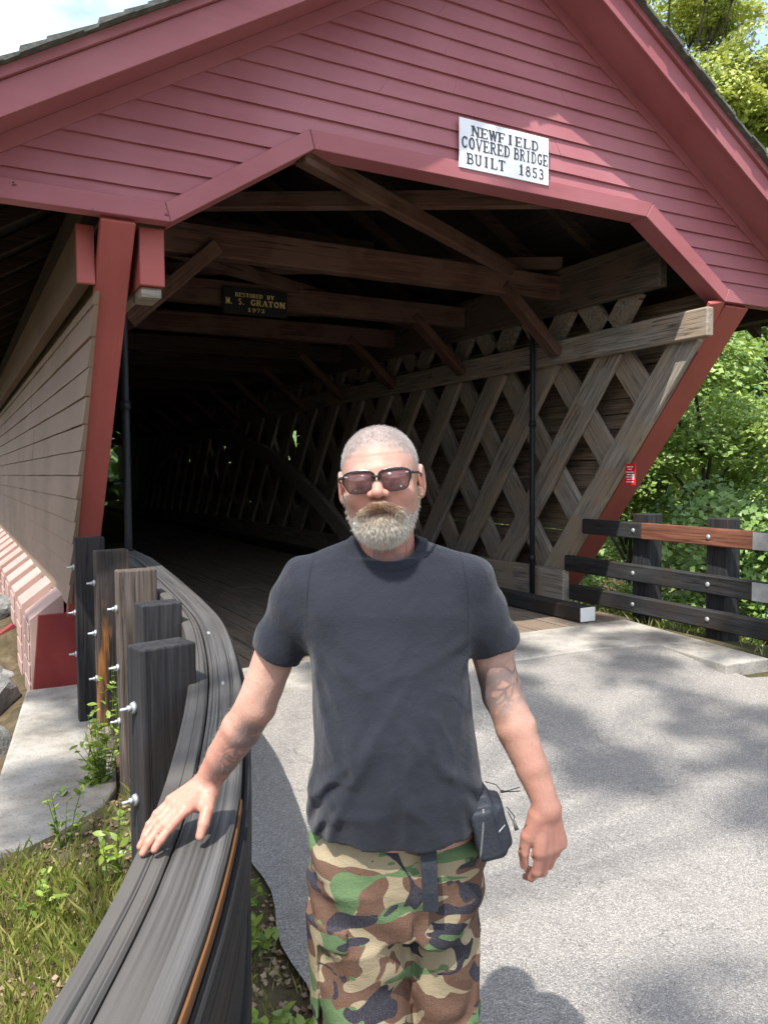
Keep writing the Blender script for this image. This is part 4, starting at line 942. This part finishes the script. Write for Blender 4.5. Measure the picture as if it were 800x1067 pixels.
c=n.mix(tat,c,(.10,.105,.115)); c=n.mix(n.math('MULTIPLY',attr('scalp'),.65),c,(.34,.31,.285)); n.col(c); n.bump(n.math('ADD',a2,n.math('MULTIPLY',a1,.5)),.0008); MT['skin']=n.m
def seg_t(P,a,b): a=np.array(a);b=np.array(b);ab=b-a; return ((P-a)@ab)/(ab@ab)
tL=seg_t(V,EL_L,WR_L); side=(V-np.array(EL_L))@nrm((.9,-.1,-.1)); dax=(V[:,0]-(EL_L[0]+(WR_L[0]-EL_L[0])*tL))
inL=V[:,0]<-.17
tatL=np.clip((dax+.024)/.02,0,1)*np.clip((tL-.02)/.1,0,1)*np.clip((.95-tL)/.15,0,1)*inL*(V[:,2]>.97)
tR=seg_t(V,SH_R,EL_R); inR=(V[:,0]>.17)&(V[:,2]>1.12)&(V[:,2]<1.31); tatR=inR*np.clip((1.30-V[:,2])/.03,0,1)*np.clip((V[:,2]-1.15)/.05,0,1)*np.clip(.45+vnoise(V*14,5)*1.6,0,1)
qh=headco(V); ish=V[:,2]>1.5
def capsel0(c):
    q=headco(c); lim=.058-.075*np.clip((q[:,1]+.045)/.07,0,1.25)-.012*(np.abs(q[:,0])/.05)**2*(q[:,1]<-.04); return np.clip((q[:,2]-lim)/.02,0,1)
tatN=(np.abs(V[:,0]-.012)<.035)*(V[:,2]>1.47)*(V[:,2]<1.56)*(V[:,1]<-.0)*.8
tattoo=np.clip(tatL+tatR+tatN,0,1)
scalp=ish*capsel0(V)
flush=np.clip((tL+.3)/1.4,0,1)*inL*.65+(V[:,0]>.2)*(V[:,2]<1.2)*np.clip((1.2-V[:,2])/.25,0,1)*.6
flush=flush+ish*(np.exp(-((np.abs(qh[:,0])-.042)**2+(qh[:,2]+.03)**2)/.0006)*.55+np.exp(-(qh[:,0]**2+(qh[:,2]+.035)**2)/.0004)*.5*(qh[:,1]<-.08)+(np.abs(qh[:,0])>.078)*.6+.12+1.0*np.exp(-(qh[:,0]**2/.0007+((qh[:,2]+.056)/.006)**2))*(qh[:,1]<-.07))+(V[:,2]<1.57)*(V[:,2]>1.45)*(np.abs(V[:,0])<.09)*.6
pale=ish*np.clip((qh[:,2]-.02)/.05,0,1)*.2+(np.clip((V[:,2]-1.12)/.12,0,1)*(V[:,2]<1.36)*(np.abs(V[:,0])>.15))*.25
MAN=mk('person',V,F,MT['skin'],None,Mw=MW,smooth=True,attr={'tattoo':tattoo,'flush':np.clip(flush,0,1),'pale':np.clip(pale,0,1),'scalp':scalp})
tag(MAN,'bearded man in sunglasses, dark t-shirt and camouflage trousers, one hand on the guardrail','person')
print('person verts',len(V))
# ---- t-shirt
def f_shirt(P,fold=True):
    z=P[...,2]; d=f_torso(P)
    # shoulders and trapezius slope
    for s,S_ in ((-1,SH_L),(1,SH_R)):
        d=smin(d,cone(P,(s*.055,.028,1.505),(S_[0]*.86,.022,1.452),.042,.055),.03)
    yk=cone(P,(-.10,.02,1.40),(.11,.02,1.40),.085,.085); d=smin(d,yk,.05)
    dl=cone(P,(-.165,.02,1.432),(-.250,.040,1.258),.064,.0535,((.9,0,.4),1.06)); dr=cone(P,(.172,.02,1.432),(.254,.042,1.27),.064,.053,((.9,0,-.4),1.06))
    aL=nrm((-.071,.016,-.152)); cL=(P-np.array((-.231,.034,1.300)))@aL; aR=nrm((.068,.018,-.140)); cR=(P-np.array((.235,.037,1.313)))@aR
    d=smin(d,smin(smax(dl,cL,.003),smax(dr,cR,.003),.01),.028)
    if fold:
        w1=vnoise(P*np.array([9,7,6]),21); w2=np.sin((P[...,0]*38+P[...,2]*24+w1*3.0)); w3=np.sin((P[...,0]*-44+P[...,2]*30+w1*3.4+1))
        low=np.clip((1.25-z)/.25,0,1)*1.5; arm=np.clip((np.abs(P[...,0])-.12)/.08,0,1)*np.clip((z-1.2)/.1,0,1)
        d=d-.0028*low*w2*np.clip(.5+vnoise(P*5,23),0,1)-.0026*low*w3*np.clip(.4+vnoise(P*5+9,24),0,1)-.0032*arm*np.sin(P[...,2]*46-np.abs(P[...,0])*60+w1*3)
        for (ax0,az0,dx,dz,am) in ((-.15,1.33,.55,-.83,.005),(-.15,1.31,.30,-.95,.005),(-.15,1.34,.85,-.5,.003),(.17,1.33,-.50,-.86,.005),(.17,1.31,-.22,-.97,.005),(.17,1.35,-.9,-.4,.003),(-.155,.94,.50,.87,.009),(-.115,.93,.33,.94,.008),(-.145,1.03,.62,.78,.006),(.195,.95,-.42,.91,.008),(.150,.94,-.20,.98,.007),(.20,1.04,-.75,.66,.006),(.03,.94,.08,.99,.004),(-.14,.985,.95,.3,.004)):
            u_=(P[...,0]-ax0)*dx+(z-az0)*dz; v_=-(P[...,0]-ax0)*dz+(z-az0)*dx+.012*w1; d=d-am*np.clip(u_/.03,0,1)*np.exp(-np.clip(u_,0,1)/.15)*(np.exp(-(v_/.011)**2)-.5*np.exp(-((v_-.022)/.012)**2))
        rd=1-np.abs(vnoise(P*np.array([11,9,7])+w1[...,None]*.6,25)); d=d-.0042*np.clip(rd-.72,0,1)*3*(.35+.65*low)-.0035*w1*(.5+low)
        # side drape
        d=d-.006*low*np.exp(-((z-1.0+.3*(P[...,0]-.02))/.022)**2)*np.clip(np.abs(P[...,0]-.02)/.16,0,1)*.8
    return d
def f_shirt_shell(P):
    d=f_shirt(P); 
    aL=nrm((-.071,.016,-.152)); cL=(P-np.array((-.231,.034,1.300)))@aL; aR=nrm((.068,.018,-.140)); cR=(P-np.array((.235,.037,1.313)))@aR
    hem=.946+.016*((P[...,0]-.02)/.17)**2*np.where(P[...,0]>.02,2.2,.8)+.003*np.sin(P[...,0]*60)-P[...,2]
    d=np.maximum(d,hem)
    iL=cone(P,(-.165,.02,1.432),(-.250,.040,1.258),.056,.0465,((.9,0,.4),1.06)); iR=cone(P,(.172,.02,1.432),(.254,.042,1.27),.056,.046,((.9,0,-.4),1.06))
    d=np.maximum(d,-np.maximum(iL,-(cL+.03))); d=np.maximum(d,-np.maximum(iR,-(cR+.03)))
    d=np.maximum(d,-np.maximum(f_torso(P)+.010,-(hem+.03)))
    nk=cone(P,(0.006,-.045,1.62),(0.006,.02,1.535),.075,.0705); nk2=ell(P,(.010,-.02,1.555),(.072,.090,.060)); d=smax(d,-nk2,.004)
    # ribbed collar
    q=(P-np.array((.010,-.02,1.555)))/np.array((.072,.090,.058)); rr_=np.linalg.norm(q,axis=-1); ring=np.sqrt(((rr_-1)*.066)**2+0)-.0055
    base=f_shirt(P,False); col_=np.maximum(np.abs(base)-.0035,np.abs((rr_-1.10)*.068)-.0105); d=smin(d,col_,.002)
    return d
V,F=nets(f_shirt_shell,(-.34,-.18,.86),(.34,.20,1.60),.0038)
n=NT('dark_navy_cotton',.9,.12); n.b.inputs['Sheen Weight'].default_value=.16; n.b.inputs['Sheen Roughness'].default_value=.5
a1=n.noise(n.co((1,1,1),False),4,4); a2=n.noise(n.co((1,1,1.6),False),420,2); st=n.noise(n.co((1,1,1),False),6.5,3)
c=n.ramp(a1,[(.3,(.0125,.0145,.0205)),(.7,(.021,.0235,.032))]); c=n.mix(n.rng(st,.66,.69,0,.45),c,(.010,.012,.018)); sx=n.n('SeparateXYZ'); n.l(n.tc.outputs['Object'],sx.inputs[0]); zz=n.math('SUBTRACT',sx.outputs[2],1.40); sm=n.math('ABSOLUTE',n.math('ADD',n.math('SUBTRACT',n.math('ABSOLUTE',n.math('SUBTRACT',sx.outputs[0],.006)),.160),n.math('MULTIPLY',n.math('MULTIPLY',zz,zz),.9))); seam=n.math('MULTIPLY',n.rng(sm,.0008,.0022,1,0),n.rng(sx.outputs[2],1.30,1.315)); c=n.mix(n.math('MULTIPLY',seam,.6),c,(.006,.007,.010)); wear=attr2=None
n.col(c); n.bump(n.math('ADD',a2,n.math('MULTIPLY',n.noise(n.co((1,1,1),False),26,4,.6),3)),.0016); MT['shirt']=n.m
SHIRT=mk('t_shirt',V,F,MT['shirt'],MAN,Mw=MW,smooth=True)
# ---- trousers
def f_tr(P):
    z=P[...,2]; a=.176;hip=ell(P,(.016,.012,.86),(.178,.128,.12)); 
    q=np.stack([(P[...,0]-.022)/.163,(P[...,1]-.010)/.108],-1); tz=np.clip((.93-z)/.20,0,1); m=(np.abs(q)**2.4).sum(-1)**(1/2.4); wst=np.maximum((m-1)*.108+.022*tz,np.maximum(z-.955,.74-z))
    lf=f_legs(P)-.004; d=smin(lf,wst,.05); w1=vnoise(P*7,31)
    cl_=np.clip(vnoise(P*4,33)+.6,0,1)
    d=d-.0050*np.sin(P[...,2]*50+P[...,0]*34*np.where(P[...,0]<.05,1,-1)+w1*4)*cl_-.004*vnoise(P*np.array([14,14,8]),32)-.008*np.clip(1-np.abs(vnoise(P*np.array([6,6,9]),35))-.75,0,1)*2
    # cargo pocket on the picture's left leg, side seam, fly
    pk=np.maximum(np.abs(P[...,0]+.158)-.018,np.maximum(np.abs(P[...,1]-.0)-.075,np.abs(z-.665)-.105)); d=smin(d,np.maximum(pk,lf-.016),.006)
    fl=np.maximum(np.abs(P[...,0]+.112)-.034,np.maximum(np.abs(z-.745)-.022,np.maximum(lf-.013,P[...,1]))); d=smin(d,fl,.003)
    pr=np.maximum(np.abs(P[...,0]-.175)-.02,np.maximum(np.abs(P[...,1]-.05)-.06,np.abs(z-.62)-.10)); d=smin(d,np.maximum(pr,lf-.016),.006)
    d=np.maximum(d,.10-z)
    crotch=np.exp(-((P[...,0]-.058)/.012)**2)*np.clip((.80-z)/.1,0,1)*.01; return d+crotch
V,F=nets(f_tr,(-.22,-.17,.08),(.24,.20,.97),.0048)
n=NT('woodland_camouflage_cloth',.85,.15); co_=n.co((1,1,1),False)
def lay(seed,sc,th,dist=1.2,w_=.006,sq=(1,1,1.5)):
    m=n.n('Mapping'); m.inputs['Location'].default_value=(seed,seed*.7,seed*1.3); m.inputs['Scale'].default_value=sq; n.l(n.tc.outputs['Object'],m.inputs['Vector']); f=n.noise(m.outputs[0],sc,1.5,.5,dist); return n.rng(f,th,th+w_)
c=n.mix(lay(3.1,5.2,.52,1.6),(.11,.058,.038),(.28,.23,.145)); c=n.mix(lay(8.7,5.4,.555,1.6),c,(.085,.145,.062)); c=n.mix(lay(14.2,5.6,.575,2.2),c,(.022,.021,.032))
fz=n.noise(n.co((1,1,1),False),500,2); c=n.mix(n.rng(fz,.4,.7,0,.15),c,(.3,.28,.24)); n.col(c); n.bump(n.math('ADD',fz,n.math('MULTIPLY',n.noise(n.co((1,1,1),False),30,4,.6),2.5)),.0014); MT['camo']=n.m
TR=mk('trousers',V,F,MT['camo'],MAN,Mw=MW,smooth=True)
def mlocal(o): return MW@o
MT['web']=plain('black_nylon',(.022,.026,.034),.6,var=.25,scale=20,bump=.002)
MT['rubber']=plain('black_leather',(.02,.018,.017),.5,var=.2)
# belt end hanging below the hem
pts=[(.082,-.108,.95),(.083,-.113,.91),(.085,-.112,.86),(.086,-.108,.822)]
V=[];F=[]
for i,p in enumerate(pts):
    for dx,dy in ((-.0155,0),(.0155,0),(.0155,.003),(-.0155,.003)): V.append((p[0]+dx,p[1]+dy-.004,p[2]))
    if i: F+=[(4*i-4+j,4*i-4+(j+1)%4,4*i+(j+1)%4,4*i+j) for j in range(4)]
F+=[(0,3,2,1),(12,13,14,15)]; mk('belt',V,F,MT['web'],MAN,Mw=MW,bevel=.001)
# boots
for s,(x,y) in (('l',(-.06,.045)),('r',(.115,.095))):
    def fb(P,x=x,y=y):
        d=smin(cone(P,(x,y,.16),(x,y+.01,.07),.06,.052),cone(P,(x,y+.02,.045),(x-.01,y-.16,.040),.048,.045,((0,0,1),1.15)),.03); return np.maximum(d,.004-P[...,2])
    V,F=nets(fb,(x-.1,y-.26,-.01),(x+.1,y+.12,.26),.007); mk('boot',V,F,MT['rubber'],MAN,Mw=MW,smooth=True)
# ---- beard and hair
def f_beard(P):
    q=headco(P); d=ell(q,(0,-.050,-.078),(.054,.054,.042)); d=smin(d,ell(q,(0,-.064,-.091),(.034,.036,.027)),.02)
    for s in (-1,1):
        d=smin(d,cone(q,(s*.071,-.004,-.026),(s*.052,-.032,-.070),.009,.012),.022)
        d=smin(d,cone(q,(s*.004,-.1065,-.0425),(s*.034,-.086,-.062),.0080,.0095),.006)
    mouth=ell(q,(0,-.112,-.0600),(.025,.016,.0062)); d=smax(d,-mouth,.004)
    face=ell(q,(0,-.100,-.018),(.030,.020,.020)); d=smax(d,-face,.008)
    return d+vnoise(P*70,41)*.0015
V,F=nets(f_beard,(-.11,-.16,1.46),(.11,.05,1.67),.0026)
def hairmat(name,c1,c2,c3):
    n=NT(name,.55,.3); at=n.n('Attribute'); at.attribute_name='tint'; n.col(n.ramp(at.outputs['Fac'],[(0,c1),(.5,c2),(1,c3)])); return n.m
MT['beardh']=hairmat('grey_beard_hair',(.24,.13,.075),(.48,.41,.32),(.80,.77,.70)); MT['buzz']=hairmat('cropped_grey_hair',(.34,.31,.29),(.47,.44,.42),(.60,.58,.57))
def btint(P,rng,j=.16):
    q=headco(P); t=.68+.5*np.clip((-.072-q[...,2])/.03,-1,1)*.6+np.clip((np.abs(q[...,0])-.045)/.02,0,1)*.12
    t=t+.25*vnoise(P*60,61)-.12*vnoise(P*25,62)-.50*np.exp(-(q[...,0]**2/.0012+((q[...,2]+.049)/.013)**2))-.2*np.exp(-(((np.abs(q[...,0])-.04)/.014)**2+((q[...,2]+.09)/.02)**2)); return np.clip(t+rng.normal(0,j,t.shape),0,1)
rb=np.random.default_rng(4)
BEARD=mk('beard',V,F,MT['beardh'],MAN,Mw=MW,smooth=True,attr={'tint':np.clip(btint(V,rb,.10)-.25,0,1)})
def strands(name,fn,V,F,n,length,rad,dirfn,parent,mat,tintfn,curl=.3,seed=1,sel=None):
    rng=np.random.default_rng(seed); c=V[F].mean(1)
    a=V[F[:,0]];b=V[F[:,1]];d_=V[F[:,2]]; nr=np.cross(b-a,d_-a); ar=np.linalg.norm(nr,axis=1); nr/=ar[:,None]+1e-12
    w_=ar.copy()
    if sel is not None: w_=w_*sel(c,nr)
    k=rng.choice(len(c),n,p=w_/w_.sum()); P=c[k]+rng.normal(0,.0012,(n,3)); Nn=nr[k]; D=dirfn(P,Nn); D=D+rng.normal(0,curl,(n,3)); D/=np.linalg.norm(D,axis=1,keepdims=True)
    Ln=length(P)*rng.uniform(.5,1.25,n); bend=rng.normal(0,.35,(n,3)); 
    mid=P+D*Ln[:,None]*.5; D2=D+bend*.8+np.array([0,0,-.25]); D2/=np.linalg.norm(D2,axis=1,keepdims=True); tip=mid+D2*Ln[:,None]*.5
    u=np.cross(D,rng.normal(0,1,(n,3))); u/=np.linalg.norm(u,axis=1,keepdims=True); v=np.cross(D,u)
    ring=lambda C,r_: np.stack([C+u*r_,C+(-.5*u+.87*v)*r_,C+(-.5*u-.87*v)*r_],1)
    VV=np.concatenate([ring(P-D*.001,rad),ring(mid,rad*.8),tip[:,None]],1); o=(np.arange(n)*7)[:,None]
    T=np.repeat(tintfn(P,rng),7); tri=[(0,1,4),(0,4,3),(1,2,5),(1,5,4),(2,0,3),(2,3,5),(3,4,6),(4,5,6),(5,3,6)]
    FF=np.concatenate([o+np.array([t]) for t in tri]); return mk(name,VV.reshape(-1,3),FF,mat,parent,Mw=MW,attr={'tint':T})
def bdir(P,Nn):
    q=headco(P); d=Nn*.55+np.array([0,-.12,-.85]); mus=(q[:,2]>-.062)&(np.abs(q[:,0])<.045); d[mus]=np.stack([np.sign(q[mus][:,0])*.8,np.full(mus.sum(),-.25),np.full(mus.sum(),-.45)],1); return d
strands('beard_hair',f_beard,V,F,17000,lambda P: np.where(headco(P)[:,2]<-.085,.015,np.where(headco(P)[:,2]>-.05,.007,.010)),.00033,bdir,BEARD,MT['beardh'],lambda P,r_: btint(P,r_,.2),.32,5,sel=lambda c,nr: (headco(c)[:,1]<.03)*1.0)
# very short cropped hair over the scalp
def f_cap(P):
    q=headco(P); return smin(ell(q,(0,.012,.020),(.0757,.0983,.0853)),ell(q,(0,.014,.045),(.0663,.0823,.0603)),.02)
Vc,Fc=nets(f_cap,(-.1,-.13,1.54),(.1,.14,1.79),.0028)
def capsel(c,nr):
    q=headco(c); lim=.058-.075*np.clip((q[:,1]+.045)/.07,0,1.25)-.012*(np.abs(q[:,0])/.05)**2*(q[:,1]<-.04)+.004*np.sin(q[:,0]*130)
    return np.clip((q[:,2]-lim)/.016,0,1)**1.5
HAIR=strands('hair',f_cap,Vc,Fc,34000,lambda P: np.full(len(P),.0030),.00018,lambda P,N_: N_*.8+np.array([0,-.35,0]),MAN,MT['buzz'],lambda P,r_: np.clip(.5+.25*np.clip((np.abs(headco(P)[:,0])-.05)/.02,-1,1)+r_.normal(0,.22,len(P)),0,1),.25,6,sel=capsel)
# fine hair on the forearms
Va,Fa=parts[1]; Vb,Fb=parts[2]
for Vx,Fx,E_,W_,sd_ in ((Va,Fa,EL_L,WR_L,11),(Vb,Fb,EL_R,WR_R,12)):
    ax_=nrm(np.array(W_)-np.array(E_))
    strands('arm_hair',None,Vx,Fx,1500,lambda P: np.full(len(P),.010),.00010,lambda P,N_,ax_=ax_: N_*.35+ax_*.9,MAN,MT['beardh'],lambda P,r_: np.clip(.35+r_.normal(0,.15,len(P)),0,1),.25,sd_,sel=lambda c,nr,E_=E_,W_=W_: ((seg_t(c,E_,W_)>.05)&(seg_t(c,E_,W_)<1.0)&(c[:,2]<1.22))*1.0)
# eyebrows
for s in (-1,1):
    p=headinv(np.array([[s*(.012+.032*t),-.092+.016*t*t,.0195+.006*math.sin(2.4*t)] for t in np.linspace(0,1,7)])); Vt,Ft=tube_vf([tuple(x) for x in p],[.001,.0024,.0026,.0026,.0024,.0018,.0008],6); mk('eyebrow',Vt,Ft,MT['buzz'],MAN,Mw=MW,attr={'tint':[.5]*len(Vt)})
# sunglasses
SG=bpy.data.objects.new('sunglasses',None); reg(SG,MW@Matrix.Translation(Vector(headinv((0,-.1,0)))),MAN)
MT['frame']=plain('glossy_black_frame',(.012,.011,.012),.2,spec=.6,var=.05)
n=NT('tinted_lens',.05,.6); n.b.inputs['Base Color'].default_value=(.30,.13,.13,1); n.b.inputs['Alpha'].default_value=.62; n.b.inputs['Base Color'].default_value=(.12,.05,.05,1); MT['lens']=n.m
for s in (-1,1):
    C0=np.array([s*.0345,-.101,.002]); out=[];Nn=28
    for i in range(Nn):
        a=2*math.pi*i/Nn; ca,sa=math.cos(a),math.sin(a); e=3.3; rx=.0288*(abs(ca)**(2/e))*np.sign(ca); rz=.0215*(abs(sa)**(2/e))*np.sign(sa)
        if sa<0: rx*=.90; 
        if sa>0: rz*=.9; rx*=1.06
        x=C0[0]+rx; y=C0[1]+.35*(abs(x))**1.6*1.3-.0; out.append((x,y,C0[2]+rz))
    ph=headinv(np.array(out)); V=[];F=[]
    for i in range(Nn):
        p=ph[i]; c_=headinv(C0); rd=nrm(p-c_); th=.0030 if math.sin(2*math.pi*i/Nn)>-.2 else .0018; ax_=np.array([0,1,0])
        for o_,yy in ((-th*.4,-.002),(th,-.002),(th,.002),(-th*.4,.002)): V.append(tuple(p+rd*o_+ax_*yy))
    for i in range(Nn):
        j=(i+1)%Nn; F+=[(4*i+k,4*i+(k+1)%4,4*j+(k+1)%4,4*j+k) for k in range(4)]
    mk('rim',V,F,MT['frame'],SG,Mw=MW,bevel=.0006,seg=2)
    ctr=headinv(C0+np.array([0,.0005,0])); V=[tuple(ctr+np.array([0,-.0012,0]))]+[tuple(p) for p in ph]+[tuple(ctr+np.array([0,.0003,0]))]+[tuple(p+np.array([0,.0014,0])) for p in ph]; F=[(0,1+(i+1)%Nn,1+i) for i in range(Nn)]+[(Nn+1,Nn+2+i,Nn+2+(i+1)%Nn) for i in range(Nn)]+[(1+i,1+(i+1)%Nn,Nn+2+(i+1)%Nn,Nn+2+i) for i in range(Nn)]
    mk('lens',V,F,MT['lens'],SG,Mw=MW,smooth=True)
    p=headinv(np.array([[s*.062,-.094,.012],[s*.069,-.090,.012],[s*.079,-.06,.010],[s*.083,-.01,.006],[s*.080,.025,-.01]])); Vt,Ft=tube_vf([tuple(x) for x in p],[.003,.0032,.0026,.0024,.002],6); mk('temple_arm',Vt,Ft,MT['frame'],SG,Mw=MW,smooth=True)
    c_=headinv((s*.0585,-.1005,.0135)); mk('hinge_stud',[tuple(c_+np.array(v)) for v in boxv(-.003,.003,-.0015,.002,-.0012,.0012)],BF,MT['steel'],SG,Mw=MW)
p=headinv(np.array([[-.008,-.106,.009],[0,-.109,.0105],[.008,-.106,.009]])); Vt,Ft=tube_vf([tuple(x) for x in p],.0026,6); mk('bridge_piece',Vt,Ft,MT['frame'],SG,Mw=MW,smooth=True)
# ---- waist pouch
def f_pouch(P):
    c_=np.array((.196,-.050,.985)); q=P-c_; a=R(-14); x=q[...,0]*math.cos(a)-q[...,2]*math.sin(a); z=q[...,0]*math.sin(a)+q[...,2]*math.cos(a); q=np.stack([x,q[...,1],z],-1)
    def rb_(q,c,h,r_): w_=np.abs(q-np.array(c))-np.array(h)+r_; return np.linalg.norm(np.maximum(w_,0),axis=-1)+np.minimum(w_.max(-1),0)-r_
    tp=np.clip((q[...,2]+.08)/.16,0,1); d=rb_(q,(0,0,0),(.030,.052,.072),.016)+np.abs(np.clip(q[...,2]-.02,0,1))*.35; d=smin(d,rb_(q,(.026,.0,-.012),(.017,.042,.046),.012),.006)
    d=smin(d,rb_(q,(-.004,-.05,-.012),(.023,.012,.05),.008),.004); return d-.0022*vnoise(P*26,51)
V,F=nets(f_pouch,(.11,-.15,.86),(.30,.05,1.12),.0036)
PO=mk('waist_pouch',V,F,MT['web'],None,Mw=MW,smooth=True); tag(PO,'black nylon waist pouch with cord pulls hanging at the man\'s hip','pouch')
MB().add([(v[0],v[1],v[2]) for v in boxv(-.035,.0,-.0035,.0035,-.019,.019)],BF).build('waist_strap',MT['web'],PO,Mw=MW@Matrix.Translation((.164,-.085,1.0))@Matrix.Rotation(R(30),4,'Y'),bevel=.001)
def ctube(name,pts,r_,m=MT['web']):
    pts=[(p[0]-.016,p[1],p[2]+.060) for p in pts]; Vt,Ft=tube_vf(pts,r_,6); mk(name,Vt,Ft,m,PO,Mw=MW,smooth=True)
ctube('cord_pull',[(.215,-.06,1.0),(.235,-.07,.998),(.246,-.075,.985),(.262,-.078,.990),(.280,-.080,.996)],.0011); ctube('cord_pull',[(.246,-.075,.985),(.262,-.076,.986),(.282,-.078,.988)],.0011); ctube('cord_knot',[(.243,-.075,.986),(.250,-.075,.986)],.0032)
ctube('cord_pull',[(.255,-.075,.955),(.270,-.08,.938),(.268,-.08,.925),(.258,-.075,.945)],.0012); ctube('zip_toggle',[(.268,-.082,.930),(.274,-.083,.912)],[.0032,.0045],plain('grey_rubber_toggle',(.10,.10,.09),.6))
ctube('zip',[(.205,-.108,.965),(.204,-.113,.93),(.200,-.113,.88),(.198,-.108,.86)],.0022,plain('grey_zip',(.14,.14,.14),.5)); ctube('zip',[(.222,-.105,.905),(.236,-.100,.915),(.250,-.090,.925)],.0014,MT['steel'])
